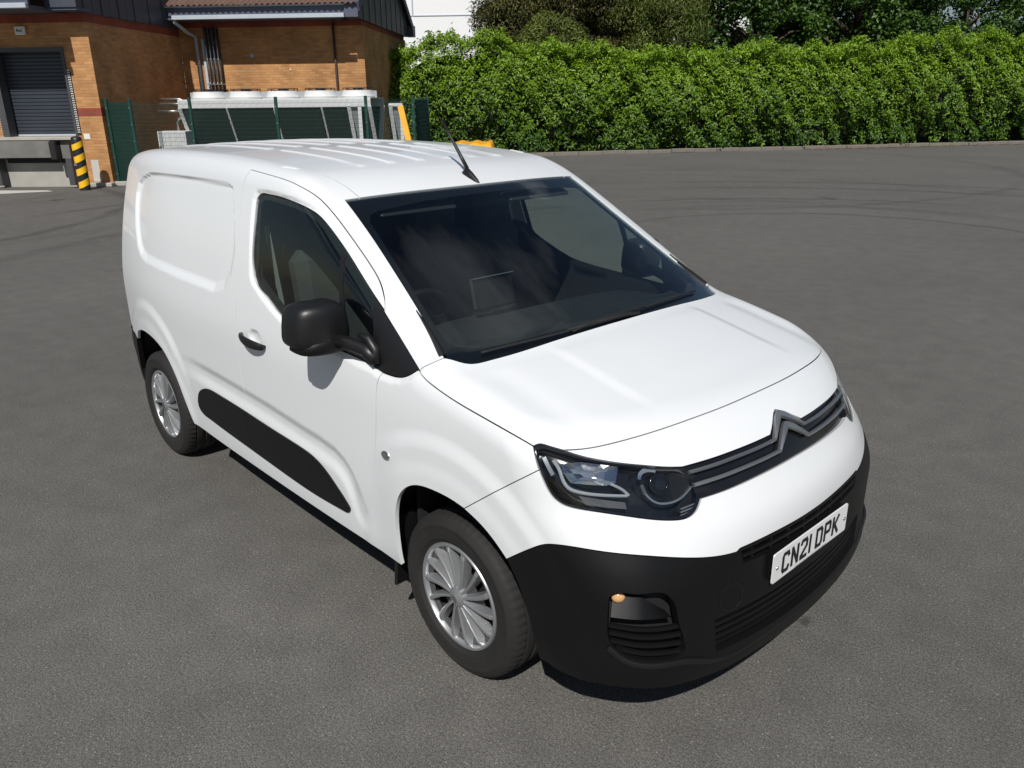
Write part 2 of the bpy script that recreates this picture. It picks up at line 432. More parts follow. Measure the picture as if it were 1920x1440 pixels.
class MB:
    """collects simple solids into one mesh"""
    def __init__(s): s.v = []; s.f = []
    def add(s, v, f):
        n = len(s.v)
        s.v += [tuple(map(float, p)) for p in v]
        s.f += [tuple(i + n for i in q) for q in f]
        return s
    def box(s, c, d, rot=None, bev=0.0):
        """box of size d centred at c, chamfered when bev > 0"""
        hx, hy, hz = d[0] / 2, d[1] / 2, d[2] / 2
        if bev <= 0:
            v = [(x, y, z) for z in (-hz, hz) for y in (-hy, hy) for x in (-hx, hx)]
            f = [(0, 2, 3, 1), (4, 5, 7, 6), (0, 1, 5, 4), (2, 6, 7, 3), (0, 4, 6, 2), (1, 3, 7, 5)]
        else:
            b = min(bev, hx * .95, hy * .95, hz * .95)
            v = []; idx = {}
            for sx in (-1, 1):
                for sy in (-1, 1):
                    for sz in (-1, 1):
                        idx[sx, sy, sz] = len(v)
                        v += [(sx * hx, sy * (hy - b), sz * (hz - b)), (sx * (hx - b), sy * hy, sz * (hz - b)), (sx * (hx - b), sy * (hy - b), sz * hz)]
            f = []
            g = lambda a, k: idx[a] + k
            for s_ in (-1, 1):
                q = [(s_, -1, -1), (s_, 1, -1), (s_, 1, 1), (s_, -1, 1)]
                f.append([g(a, 0) for a in (q if s_ > 0 else q[::-1])])
                q = [(-1, s_, -1), (-1, s_, 1), (1, s_, 1), (1, s_, -1)]
                f.append([g(a, 1) for a in (q if s_ > 0 else q[::-1])])
                q = [(-1, -1, s_), (1, -1, s_), (1, 1, s_), (-1, 1, s_)]
                f.append([g(a, 2) for a in (q if s_ > 0 else q[::-1])])
            for a in (-1, 1):
                for b2 in (-1, 1):
                    f.append([g((a, b2, -1), 0), g((a, b2, 1), 0), g((a, b2, 1), 1), g((a, b2, -1), 1)][::(1 if a * b2 < 0 else -1)])
                    f.append([g((a, -1, b2), 0), g((a, -1, b2), 2), g((a, 1, b2), 2), g((a, 1, b2), 0)][::(1 if a * b2 < 0 else -1)])
                    f.append([g((-1, a, b2), 1), g((1, a, b2), 1), g((1, a, b2), 2), g((-1, a, b2), 2)][::(1 if a * b2 > 0 else -1)])
            for (a, b2, c2), i in idx.items():
                f.append([i, i + 1, i + 2][::(1 if a * b2 * c2 > 0 else -1)])
        Rm = rot if rot is not None else Matrix.Identity(3)
        v = [Rm @ Vector(p) + Vector(c) for p in v]
        return s.add(v, f)
    def beam(s, a, b, w, d, up=(0, 0, 1)):
        """rectangular bar from a to b, w wide and d deep"""
        a = Vector(a); b = Vector(b); t = (b - a); L = t.length; t.normalize()
        x = t.cross(Vector(up))
        if x.length < 1e-4: x = t.cross(Vector((1, 0, 0)))
        x.normalize(); y = x.cross(t)
        Rm = Matrix((x, t, y)).transposed()
        return s.box((a + b) / 2, (w, L, d), Rm)
    def tube(s, pts, r, n=8, cap=True):
        pts = [Vector(p) for p in pts]
        rr = r if isinstance(r, (list, tuple)) else [r] * len(pts)
        v = []; f = []
        t0 = (pts[1] - pts[0]).normalized()
        u = t0.cross(Vector((0, 0, 1)))
        if u.length < 1e-3: u = t0.cross(Vector((1, 0, 0)))
        u.normalize()
        for i, p in enumerate(pts):
            t = (pts[min(i + 1, len(pts) - 1)] - pts[max(i - 1, 0)]).normalized()
            u = (u - t * u.dot(t)).normalized(); w = t.cross(u)
            for k in range(n):
                a = 2 * math.pi * k / n
                v.append(p + (u * math.cos(a) + w * math.sin(a)) * rr[i])
        for i in range(len(pts) - 1):
            for k in range(n):
                f.append((i * n + k, i * n + (k + 1) % n, (i + 1) * n + (k + 1) % n, (i + 1) * n + k))
        if cap:
            f.append(tuple(range(n))[::-1]); f.append(tuple(range((len(pts) - 1) * n, len(pts) * n)))
        return s.add(v, f)
    def lathe(s, prof, n=32, axis='z', origin=(0, 0, 0), closed=False):
        v = []; f = []; m = len(prof)
        for i in range(n):
            a = 2 * math.pi * i / n; c, q = math.cos(a), math.sin(a)
            for r, h in prof:
                if axis == 'z': p = (r * c, r * q, h)
                elif axis == 'y': p = (r * c, h, r * q)
                else: p = (h, r * c, r * q)
                v.append((p[0] + origin[0], p[1] + origin[1], p[2] + origin[2]))
        for i in range(n):
            j = (i + 1) % n
            for k in range(m if closed else m - 1):
                k2 = (k + 1) % m
                q4 = (i * m + k, j * m + k, j * m + k2, i * m + k2)
                f.append(q4 if axis != 'y' else q4[::-1])
        return s.add(v, f)
    def prism(s, poly, a, b, axis='y'):
        """polygon (list of 2D points) extruded between a and b along an axis"""
        n = len(poly)
        def P(q, h):
            return {'y': (q[0], h, q[1]), 'x': (h, q[0], q[1]), 'z': (q[0], q[1], h)}[axis]
        v = [P(q, a) for q in poly] + [P(q, b) for q in poly]
        f = [tuple(range(n))[::-1], tuple(range(n, 2 * n))] + [(i, (i + 1) % n, (i + 1) % n + n, i + n) for i in range(n)]
        return s.add(v, f)
    def build(s, name, m, parent=None, smooth=False, uv=False, sharp=None):
        o = mk(name, s.v, s.f, m, parent, smooth, uv=uv)
        if sharp is not None:
            o.data.polygons.foreach_set('use_smooth', np.ones(len(o.data.polygons), bool))
            o.data.set_sharp_from_angle(angle=R(sharp))
        return o
# ================================================================== the setting
rng = np.random.default_rng(7)
random.seed(7)
AZ = R(44.0)
BW = np.array([math.cos(AZ), math.sin(AZ), 0.0])          # along the building front, to the right
BD = np.array([-math.sin(AZ), math.cos(AZ), 0.0])         # away from the yard
BO = np.array([-20.57, 4.57, 0.0])                        # foot of the building's corner pier

def L(s, d, z=0.0):
    return tuple(BO + BW * s + BD * d + np.array([0, 0, z]))

# ---- ground: one tarmac sheet out to the horizon, finer near the van
g = MB()
g.add([(-400, -400, 0), (400, -400, 0), (400, 400, 0), (-400, 400, 0)], [(0, 1, 2, 3)])
tag(g.build('yard_tarmac', 'asphalt'), kind='structure')
ap = MB()
pts = [L(-9, -0.9), L(-1.2, -0.95), L(-0.9, -1.2), L(-5.0, -3.2), L(-9, -4.6)]
ap.add([(p[0], p[1], 0.004) for p in pts], [(0, 4, 3, 2, 1)])
tag(ap.build('dock_apron', 'pale_concrete'), kind='structure')

# ---- hedge bank and kerb
KD = np.array([0.528, 0.849, 0.0]); KN = np.array([-0.849, 0.528, 0.0])   # along the kerb, behind the kerb
K0 = np.array([-19.39, 19.70, 0.0])
def K(s, b, z=0.0): return tuple(K0 + KD * s + KN * b + np.array([0, 0, z]))
kerb = tag(empty('kerb', K(0, 0), math.atan2(KD[1], KD[0])), kind='structure')
km = MB(); km.box((0.455, 0.065, 0.055), (0.905, 0.13, 0.15), bev=0.02)
k0 = km.build('kerb_block', 'kerb_stone', kerb)
for i in range(-7, 44):
    o = k0 if i == -7 else k0.copy()
    if i != -7: COL.objects.link(o)
    o.parent = kerb
    o.location = (i * 0.915, rng.normal(0, 0.012), rng.normal(0, 0.008))
    o.rotation_euler = (rng.normal(0, 0.03), 0, rng.normal(0, 0.012))
bm = MB()
bm.add([K(-14, 0.13, 0.10), K(42, 0.13, 0.10), K(42, 30, 0.25), K(-14, 30, 0.25)], [(0, 1, 2, 3)])
tag(bm.build('planting_bed', 'soil'), kind='structure')

# ---- leaves
def leaves(P, Nn, length, width, droop=0.2, seed=1):
    """one folded leaf (two triangles) at each point P facing Nn"""
    r = np.random.default_rng(seed)
    n = len(P)
    Nn = Nn / np.linalg.norm(Nn, axis=1, keepdims=True)
    t = r.normal(size=(n, 3)); t[:, 2] -= droop
    t -= Nn * (t * Nn).sum(1, keepdims=True)
    t /= np.linalg.norm(t, axis=1, keepdims=True)
    b = np.cross(Nn, t)
    ln = length * r.uniform(0.65, 1.25, (n, 1)); wd = width * r.uniform(0.7, 1.2, (n, 1))
    v = np.empty((n, 4, 3))
    v[:, 0] = P - t * ln * 0.5
    v[:, 1] = P + b * wd * 0.5 + Nn * wd * 0.16
    v[:, 2] = P + t * ln * 0.5 - Nn * ln * 0.12
    v[:, 3] = P - b * wd * 0.5 + Nn * wd * 0.16
    i = np.arange(n)[:, None] * 4
    f = np.concatenate([i + np.array([0, 2, 1]), i + np.array([0, 3, 2])], 0)
    return v.reshape(-1, 3), f

def lump(a, b, k=1.0, ph=0.0):
    return (np.sin(a * 1.7 * k + ph) * np.sin(b * 2.1 * k + 1.3 + ph) + 0.6 * np.sin(a * 4.1 * k + 2 + ph) * np.sin(b * 3.7 * k + .4)
            + 0.4 * np.sin(a * 7.3 * k + b * 5.1 * k + ph))

def ss_h(u): return np.clip((u - 0.02) / 0.2, 0, 1)

def hedge(name, s0, s1, hfun, label, seed):
    root = empty(name, K((s0 + s1) / 2, 0.9))
    tag(root, label, 'hedge')
    off = np.array(root.location)
    r = np.random.default_rng(seed)
    ns_ = int((s1 - s0) * 4 * 112); k8 = 7                       # sprigs of seven leaves on the face
    s = r.uniform(s0, s1, ns_); u = r.uniform(0, 1, ns_) ** 0.9
    H = hfun(s)
    z = 0.16 + u * (H - 0.16)
    lp = lump(s, z)
    face = 0.36 + 0.25 * lp - 0.34 * np.sin(np.pi * u) + 0.22 * np.clip(0.45 - u, 0, 1) / 0.45 * ss_h(u) + 1.5 * np.clip(u - 0.50, 0, 1) ** 1.4
    dep = np.abs(r.normal(0, 0.15, ns_))
    thin = lump(s * 1.7, z * 1.7, 1.0, 3.0)
    keep = r.uniform(0, 1, ns_) > np.clip(thin * 0.38 + 0.30 - 0.50 * u, 0, 0.84)
    s, u, z, lp, face, dep = (q[keep] for q in (s, u, z, lp, face, dep))
    b = face + dep
    C_ = K0 + KD * s[:, None] + KN * b[:, None]; C_[:, 2] = z
    Ax = -KN * (1 - 0.45 * u[:, None]) + np.array([0, 0, 1.0]) * (0.40 + 0.7 * u[:, None]) + r.normal(0, 0.36, (len(s), 3))
    P = np.repeat(C_, k8, 0) + r.normal(0, 0.060, (len(s) * k8, 3))
    N1 = np.repeat(Ax, k8, 0) + r.normal(0, 0.34, (len(s) * k8, 3))
    tone = np.repeat(np.clip(0.24 + 0.62 * u - dep * 1.2 + 0.06 * lp + r.normal(0, 0.13, len(s)), 0, 1), k8)  # paler up the face, darker in depth: light and shade put into colour
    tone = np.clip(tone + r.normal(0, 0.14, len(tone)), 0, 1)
    keep = np.ones(len(P), bool)
    # top of the hedge with shoots standing up
    nt_ = int((s1 - s0) * 520)
    st = r.uniform(s0, s1, nt_); bt = r.uniform(0.5, 2.3, nt_)
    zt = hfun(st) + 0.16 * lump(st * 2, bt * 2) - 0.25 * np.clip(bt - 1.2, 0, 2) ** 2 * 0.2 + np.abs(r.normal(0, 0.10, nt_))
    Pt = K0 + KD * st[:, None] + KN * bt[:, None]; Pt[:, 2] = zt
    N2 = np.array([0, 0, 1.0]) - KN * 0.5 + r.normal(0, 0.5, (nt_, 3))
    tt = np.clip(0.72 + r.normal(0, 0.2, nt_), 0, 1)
    # shoots
    nsh = int((s1 - s0) * 16)
    ss_ = r.uniform(s0, s1, nsh); sb = r.uniform(0.45, 1.7, nsh); sh = r.uniform(0.15, 0.42, nsh)
    k = 14
    a = r.uniform(0, 1, (nsh, k))
    zz = (hfun(ss_) + 0.1 * lump(ss_ * 2, sb * 2))[:, None] + a * sh[:, None]
    sp = ss_[:, None] + r.normal(0, 0.045, (nsh, k)); bp_ = sb[:, None] + r.normal(0, 0.045, (nsh, k))
    Ps = K0 + KD * sp.reshape(-1, 1) + KN * bp_.reshape(-1, 1); Ps[:, 2] = zz.ravel()
    N3 = r.normal(0, 0.7, (nsh * k, 3)) + np.array([0, 0, 0.3]) - KN * .4
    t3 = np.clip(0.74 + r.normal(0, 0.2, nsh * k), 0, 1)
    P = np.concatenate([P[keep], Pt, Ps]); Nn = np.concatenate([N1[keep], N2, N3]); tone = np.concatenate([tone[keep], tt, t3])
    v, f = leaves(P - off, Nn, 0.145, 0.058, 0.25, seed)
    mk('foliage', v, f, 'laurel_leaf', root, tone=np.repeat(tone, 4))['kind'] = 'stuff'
    # solid core inside, coloured near black as the shade in the leaf gaps
    n = int((s1 - s0) * 3) + 1
    cs = np.linspace(s0 + 0.25, s1 - 0.25, n); V = []; F_ = []
    for j in range(n):
        h = float(hfun(cs[j])) - 0.35
        for bb, zc in ((1.05, 0.06), (0.95, h * 0.5), (1.5, h - .1), (2.4, h - .1), (2.7, 0.06)):
            q = K(cs[j], bb, zc); V.append((q[0] - off[0], q[1] - off[1], q[2] - off[2]))
    for j in range(n - 1):
        for q in range(4):
            F_.append((j * 5 + q, j * 5 + q + 1, j * 5 + 6 + q, j * 5 + 5 + q))
    F_.append((0, 1, 2, 3, 4)); F_.append(tuple((n - 1) * 5 + q for q in (4, 3, 2, 1, 0)))
    mk('dark_core', V, F_, 'hedge_shade', root)
    return root

hf = lambda s: (3.45 + 0.55 * np.exp(-((s + 3.0) / 2.6) ** 2) + 0.55 * np.clip((s - 9) / 9, 0, 1) ** 1.2 + 0.17 * np.sin(s * 1.3) * np.sin(s * .47 + 1) + 0.12 * np.sin(s * 3.1 + 1) + .07 * np.sin(s * 6.7)
                - 1.1 * np.clip((-4.6 - s) / 1.8, 0, 1) ** 1.4)
hedge('laurel_hedge', -6.6, 36.0, hf, 'tall clipped laurel hedge with glossy green leaves behind the kerb', 11)

# ---- trees behind the hedge
def tree(name, label, base, height, rad, zc0, n_clump, leaf_m, per, ll, lw, seed, droop=0.3, group='trees behind the hedge', clump=(0.45, 0.95), shape=1.0):
    root = empty(name, base)
    tag(root, label, 'tree', group)
    r = np.random.default_rng(seed)
    tb = MB()
    tb.tube([(0, 0, -0.05), (0.05, 0.03, height * 0.3), (0.0, 0.1, height * 0.62), (0.1, 0.0, height * 0.9)], [rad * 0.085, rad * 0.065, rad * 0.04, 0.02], 9)
    d = r.normal(size=(n_clump, 3)); d /= np.linalg.norm(d, axis=1, keepdims=True)
    rr = r.uniform(0.35, 1.0, n_clump) ** 0.5
    zt = r.uniform(0, 1, n_clump)
    prof = np.sin(np.pi * np.clip(zt * 0.93 + 0.05, 0, 1)) ** (0.55 * shape)
    ang = r.uniform(0, 2 * np.pi, n_clump)
    C = np.stack([np.cos(ang) * rr * rad * prof, np.sin(ang) * rr * rad * prof, zc0 + zt * (height - zc0)], 1)
    for i in range(0, n_clump, max(1, n_clump // 34)):
        c = C[i]
        zb = max(0.25 * height, c[2] - 0.25 * np.hypot(c[0], c[1]) - 0.5)
        tb.tube([(0.03, 0.03, min(zb, height * 0.85)), tuple(c * np.array([0.55, 0.55, 1]) + np.array([0, 0, -0.1 * (c[2] - zb)])), tuple(c)], [rad * 0.03, rad * 0.016, 0.006], 5)
    tb.build('trunk', 'bark', root, smooth=True)
    cr_ = r.uniform(*clump, n_clump)
    m = n_clump * per
    dd = r.normal(size=(m, 3)); dd /= np.linalg.norm(dd, axis=1, keepdims=True)
    q = r.uniform(0.25, 1.0, m) ** 0.5
    idx = np.repeat(np.arange(n_clump), per)
    P = C[idx] + dd * (q * cr_[idx])[:, None] * np.array([1, 1, 0.72])
    Nn = dd * 0.8 + np.array([0, 0, 0.6]) + r.normal(0, 0.45, (m, 3))
    tone = np.clip(0.35 + r.normal(0, 0.22, m) + 0.22 * (r.uniform(-1, 1, n_clump))[idx], 0, 1)
    v, f = leaves(P, Nn, ll, lw, droop, seed)
    mk('crown', v, f, leaf_m, root, tone=np.repeat(tone, 4))
    return root

tree('conifer_tree', 'dark drooping conifer beside the white warehouse wall', K(0.0, 6.5), 9.5, 1.7, 1.6, 150, 'conifer_leaf', 260, 0.20, 0.05, 21, 1.2)
tree('bushy_tree', 'low olive green bush rising just above the hedge', K(0.6, 2.9), 4.9, 1.5, 1.2, 80, 'olive_leaf', 300, 0.13, 0.045, 22, 0.2, clump=(0.3, 0.6))
tree('conifer_tree', 'dark brownish conifer right of the olive bush', K(2.6, 7.0), 9.0, 2.6, 1.2, 170, 'conifer_leaf', 240, 0.20, 0.06, 23, 0.9)
tree('willow_tree', 'loose olive green tree with thin pale branches and hanging leaves', K(5.6, 5.2), 7.6, 2.2, 1.2, 130, 'olive_leaf', 230, 0.17, 0.035, 24, 1.4)
tree('leafy_tree', 'deep green broadleaf tree right of the loose olive tree', K(10.2, 5.2), 9.0, 3.0, 1.4, 150, 'deep_leaf', 230, 0.20, 0.10, 25, 0.4, clump=(0.5, 1.1))
tree('leafy_tree', 'dense deep green tree second from the right edge', K(15.2, 5.6), 9.6, 3.3, 1.2, 170, 'deep_leaf', 230, 0.20, 0.10, 26, 0.4, clump=(0.5, 1.1))
tree('leafy_tree', 'dark green tree at the right end of the row', K(20.5, 5.4), 9.2, 3.2, 1.2, 150, 'deep_leaf', 220, 0.20, 0.10, 27, 0.4, clump=(0.5, 1.1))
tree('shade_tree', 'tall dark tree far behind the olive bush', K(4.6, 14.0), 12.0, 4.0, 0.8, 150, 'conifer_leaf', 200, 0.30, 0.12, 28, 0.5, group='tall trees far behind', clump=(0.7, 1.5))
tree('shade_tree', 'tall dark tree far behind the loose olive tree', K(9.0, 14.0), 12.0, 4.2, 0.8, 150, 'deep_leaf', 200, 0.30, 0.15, 29, 0.5, group='tall trees far behind', clump=(0.7, 1.5))
tree('shade_tree', 'tall dark tree far behind the right end of the hedge', K(19.0, 14.0), 12.0, 4.8, 0.8, 160, 'deep_leaf', 200, 0.30, 0.15, 30, 0.5, group='tall trees far behind', clump=(0.7, 1.5))
tree('shade_tree', 'tall dark tree showing above the white warehouse roof', K(-15.0, 46.0), 15.0, 6.5, 1.0, 150, 'conifer_leaf', 190, 0.45, 0.18, 31, 0.5, group='tall trees far behind', clump=(1.0, 2.0))

# dry leaves lying along the kerb
n = 900
sl = rng.uniform(10, 24, n) ** 1.0; bl = -np.abs(rng.normal(0, 0.18, n)) + 0.02
P = K0 + KD * sl[:, None] + KN * bl[:, None]; P[:, 2] = 0.012
v, f = leaves(P, np.array([0, 0, 1.0]) + rng.normal(0, 0.25, (n, 3)), 0.07, 0.035, 0, 5)
tag(mk('leaf_litter', v, f, 'dry_leaf', tone=np.repeat(rng.uniform(0, 1, n), 4)), 'brown dry leaves scattered along the kerb at right', 'leaf litter', kind='stuff')

# ---- white warehouse in the distance
wh = tag(empty('warehouse', L(4.0, 34.0), AZ), 'white clad warehouse with pale metal roof behind the hedge', 'building')
w = MB(); w.box((6, 6, 4.15), (30, 12, 8.3)); w.build('wall', 'white_cladding', wh)
for z in (6.9, 5.0, 3.0):
    w = MB(); w.box((6, -0.012, z), (30.06, 0.05, 0.05)); w.build('cladding_joint', 'gutter_grey', wh)
w = MB(); w.box((6, -0.16, 8.32), (30.4, 0.34, 0.30), bev=0.03); w.build('gutter', 'sign_white', wh)
w = MB()
for i in range(76):
    x = -9.2 + i * 0.4
    w.prism([(0.0, 8.42), (6.0, 10.2), (12.2, 8.42), (12.2, 8.36), (6.0, 10.12), (0.0, 8.36)], x, x + 0.34, 'x')
w.build('roof', 'metal_roof', wh)

# ================================================================== brick building
bld = tag(empty('brick_building', L(0, 0), AZ), 'buff brick depot with red brick bands and dark grey gables', 'building')
def bpart(name, m, boxes, parent=None, uv=False, bev=0.0):
    b = MB()
    for (x0, x1), (y0, y1), (z0, z1) in boxes:
        b.box(((x0 + x1) / 2, (y0 + y1) / 2, (z0 + z1) / 2), (x1 - x0, y1 - y0, z1 - z0), bev=bev)
    return b.build(name, m, parent or bld, uv=uv)
ZB = 3.88
DL, DR, DT, DB = -2.62, -0.70, 3.33, 1.24
bpart('wall', 'buff_brick', [((-16, DL), (0.02, 0.35), (0, ZB)), ((DL, DR), (0.02, 0.35), (DT, ZB)), ((DR, -0.5), (0.02, 0.35), (0, ZB))], uv=True)
bpart('corner_pier', 'buff_brick', [((-0.60, 0.0), (0.0, 0.62), (0, 1.72)), ((-0.60, 0.0), (0.0, 0.62), (1.91, ZB))], uv=True)
bpart('wall', 'buff_brick', [((-0.36, -0.03), (0.62, 5.2), (0, ZB))], uv=True)
bpart('wall', 'buff_brick', [((-0.03, 5.0), (5.22, 5.5), (0, 4.12))], uv=True)
bpart('corner_pier', 'buff_brick', [((5.0, 5.6), (5.2, 5.9), (0, 4.12))], uv=True)
bpart('wall', 'buff_brick', [((5.24, 5.57), (5.9, 12.3), (0, 4.12)), ((4.9, 5.6), (11.9, 12.45), (0, 4.14))], uv=True)
bpart('brick_band', 'red_brick', [((-16, -0.6), (0.012, 0.35), (ZB, 4.08)), ((-0.604, 0.004), (-0.004, 0.62), (ZB, 4.08)), ((-0.36, -0.022), (0.62, 5.2), (ZB, 4.08)), ((-0.604, 0.004), (-0.004, 0.626), (1.72, 1.91))], uv=True)
bpart('brick_band', 'red_brick', [((-0.03, 5.0), (5.212, 5.5), (4.12, 4.26)), ((4.996, 5.604), (5.196, 5.9), (4.12, 4.26)), ((5.24, 5.578), (5.9, 12.3), (4.12, 4.26))], uv=True)
bpart('plinth', 'concrete', [((-0.70, 0.06), (-0.22, 0.0), (0, 0.10))], bev=0.015)
# eaves over the dock
bpart('soffit', 'fascia', [((-16, -0.62), (-1.22, 0.05), (4.085, 4.16)), ((-0.62, 0.12), (-0.52, 0.05), (4.10, 4.16))])
bpart('gutter', 'gutter_grey', [((-16, -0.60), (-1.34, -1.22), (4.075, 4.185))], bev=0.01)
bpart('fascia_board', 'fascia', [((-16, -0.62), (-1.20, -1.12), (4.18, 4.42))])
bpart('verge_board', 'cladding', [((-0.62, 0.14), (-0.56, -0.50), (4.16, 4.5))])
b = MB(); b.prism([(-1.3, 4.42), (5.0, 7.4), (11.3, 4.42), (11.3, 4.36), (5.0, 7.3), (-1.3, 4.36)], -16, -0.5, 'x'); b.build('roof', 'roof_tile', bld)
# gable boards of the dock block, one by one
for i in range(14):
    y0 = -0.50 + i * 0.42
    zt = 4.34 + 2.95 * min(1, (y0 + 1.3 + 0.4) / 6.3)
    b = MB(); b.prism([(y0, 4.082), (y0 + 0.385, 4.082), (y0 + 0.385, zt + 0.1), (y0, zt - 0.09)], -0.34, 0.045 + (i % 2) * 0.012, 'x')
    b.build('cladding_board', 'cladding', bld)
bpart('cladding_backing', 'cladding', [((-0.33, 0.01), (-0.4, 5.15), (4.085, 4.4))])
# eaves of the rear block
bpart('soffit', 'fascia', [((-0.02, 5.12), (4.22, 5.3), (4.262, 4.32))])
bpart('gutter', 'gutter_grey', [((0.30, 5.33), (4.10, 4.22), (4.255, 4.37))], bev=0.01)
bpart('fascia_board', 'fascia', [((0.16, 5.33), (4.24, 4.34), (4.37, 4.585))])
bpart('gutter', 'gutter_grey', [((0.12, 5.34), (4.12, 4.24), (4.585, 4.62))])
bpart('verge_board', 'fascia', [((5.34, 5.72), (4.18, 4.60), (4.27, 4.80))])
# tiled roof, a corrugated sheet of pan tiles
V = []; F_ = []
nx = 180
for i in range(nx + 1):
    x = 0.05 + i * (5.75 / nx)
    wv = 0.028 * math.sin(x / 0.165 * 2 * math.pi)
    for y, z in ((4.06, 4.625), (8.75, 6.85), (13.3, 4.70)):
        V.append((x, y, z + wv))
for i in range(nx):
    for j in range(2):
        F_.append((i * 3 + j, i * 3 + 3 + j, i * 3 + 4 + j, i * 3 + j + 1))
mk('roof', V, F_, 'roof_tile', bld)
for i in range(18):
    y0 = 4.62 + i * 0.44
    zt = 4.60 + 2.22 * (1 - abs(y0 + 0.2 - 8.75) / 4.6)
    b = MB(); b.prism([(y0, 4.262), (y0 + 0.40, 4.262), (y0 + 0.40, zt), (y0, zt)], 5.25, 5.68 + (i % 2) * 0.012, 'x')
    b.build('cladding_board', 'cladding', bld)
for sg, nm in ((1, 0), (-1, 0)):
    b = MB(); b.beam((5.78, 8.75 + sg * 0.05, 6.78), (5.78, 8.75 + sg * 4.75, 4.52), 0.06, 0.26); b.build('barge_board', 'fascia', bld)
b = MB(); b.box((5.72, 13.15, 4.50), (0.30, 0.35, 0.40)); b.build('eave_box', 'cladding', bld)
b = MB(); b.tube([(5.86, 12.95, 5.0), (5.86, 13.02, 7.0)], 0.025, 8); b.build('vent_pipe', 'gutter_grey', bld)
# rainwater pipe with offset, four lagged refrigerant risers, dark downpipe, cable tray
b = MB(); b.tube([(0.28, 4.30, 4.40), (0.28, 4.30, 4.22), (0.42, 4.75, 3.98), (0.50, 5.12, 3.86), (0.50, 5.13, 0.3)], 0.055, 10); b.build('downpipe', 'gutter_grey', bld, smooth=True)
b = MB(); b.tube([(4.72, 5.15, 4.2), (4.72, 5.15, 0.3)], 0.035, 8); b.build('downpipe', 'lagging', bld, smooth=True)
for i in range(4):
    x = 0.80 + i * 0.115
    b = MB(); b.tube([(x, 5.08, 4.12), (x, 5.08, 2.30)], 0.024, 8); pp = b.build('refrigerant_pipe', 'pipe_steel', bld, smooth=True)
    b = MB(); b.tube([(x + 0.045, 5.12, 4.12), (x + 0.045, 5.12, 2.30)], 0.030, 8); b.build('pipe_lagging', 'lagging', pp, smooth=True)
    b = MB(); b.lathe([(0.0, -0.03), (0.036, -0.03), (0.036, 0.03), (0.0, 0.03)], 10, 'z', (x, 5.07, 3.24)); b.build('pipe_clamp', 'pipe_steel', pp)
b = MB(); b.box((1.0, 5.05, 2.52), (0.56, 0.03, 0.03)); b.build('pipe_bracket', 'pipe_steel', bld)
b = MB(); b.box((0.70, 5.16, 3.0), (0.08, 0.06, 1.6)); b.build('cable_tray', 'gutter_grey', bld)
b = MB(); b.box((2.16, 5.18, 3.32), (0.10, 0.10, 0.12), bev=0.02); b.build('wall_light', 'gutter_grey', bld)
b = MB(); b.box((3.3, 5.212, 2.92), (0.05, 0.02, 0.04)); b.build('wall_mark', 'sign_white', bld)
# roller shutter
V = []; F_ = []
nz = 24
for i in range(nz + 1):
    for k, (dz, dy) in enumerate(((0.0, 0.0), (0.012, 0.018), (0.068, 0.018), (0.080, 0.0))):
        if i == nz and k > 0: break
        z = DB + 0.04 + i * (DT - DB) / nz + dz
        for x in (DL, DR): V.append((x, 0.30 - dy, z))
for i in range(len(V) // 2 - 1):
    F_.append((2 * i, 2 * i + 1, 2 * i + 3, 2 * i + 2))
dr = mk('roller_door', V, F_, 'roller_door', bld)
bpart('door_rail', 'gutter_grey', [((DL, DR), (0.26, 0.29), (DB + 0.005, DB + 0.045))], dr)
bpart('door_frame', 'dark_steel', [((DL - 0.0, DL + 0.17), (-0.06, 0.24), (DB, DT)), ((DR - 0.06, DR), (-0.02, 0.24), (DB, DT)), ((DL + 0.17, DR - 0.06), (-0.02, 0.24), (DT - 0.10, DT))])
for x in (DL - 0.045, DR + 0.006):
    bpart('hazard_strip', 'stripe_black', [((x, x + 0.075), (-0.012, 0.02), (DB + 0.05, 2.76))])
    b = MB()
    for i in range(28):
        z = DB + 0.08 + i * 0.054
        b.prism([(x + 0.004, z), (x + 0.034, z + 0.018), (x + 0.034, z + 0.040), (x + 0.004, z + 0.022)], -0.016, -0.008, 'y')
        b.prism([(x + 0.071, z), (x + 0.041, z + 0.018), (x + 0.041, z + 0.040), (x + 0.071, z + 0.022)], -0.016, -0.008, 'y')
    b.build('hazard_mark', 'sign_white', bld)
# loading dock
bpart('dock_wall', 'concrete', [((-16, -0.72), (-0.05, 0.015), (0, 0.74)), ((-16, DL - 0.2), (-0.05, 0.015), (0.74, 1.22))])
bpart('dock_edge', 'concrete', [((-16, -0.66), (-0.42, 0.30), (1.165, 1.238))], bev=0.01)
bpart('leveller_plate', 'dock_steel', [((DL - 0.15, -1.24), (-0.40, -0.33), (0.74, 1.163))], bev=0.01)
bpart('dock_void', 'dull_black', [((DL, -0.78), (-0.12, -0.06), (0.60, 1.16))])  # solid black box standing in for the shade around the leveller
for x in (-1.22, DL - 0.35):
    bpart('dock_buffer', 'stripe_black', [((x, x + 0.17), (-0.52, -0.10), (0.70, 1.14))], bev=0.02)
    bpart('buffer_plate', 'dock_steel', [((x + 0.18, x + 0.40), (-0.30, -0.10), (0.72, 1.14))])
bpart('step_plate', 'dark_steel', [((DL - 0.28, DL - 0.10), (-0.35, -0.06), (0.06, 0.74))])
bpart('step_plate', 'dark_steel', [((-0.95, -0.80), (-0.35, -0.06), (0.06, 0.72))])
bpart('paint_patch', 'sign_white', [((-0.56, -0.40), (-0.006, 0.01), (1.17, 1.30))])
bpart('mortar_patch', 'pale_concrete', [((-0.50, -0.30), (-0.005, 0.01), (0.12, 0.66))])
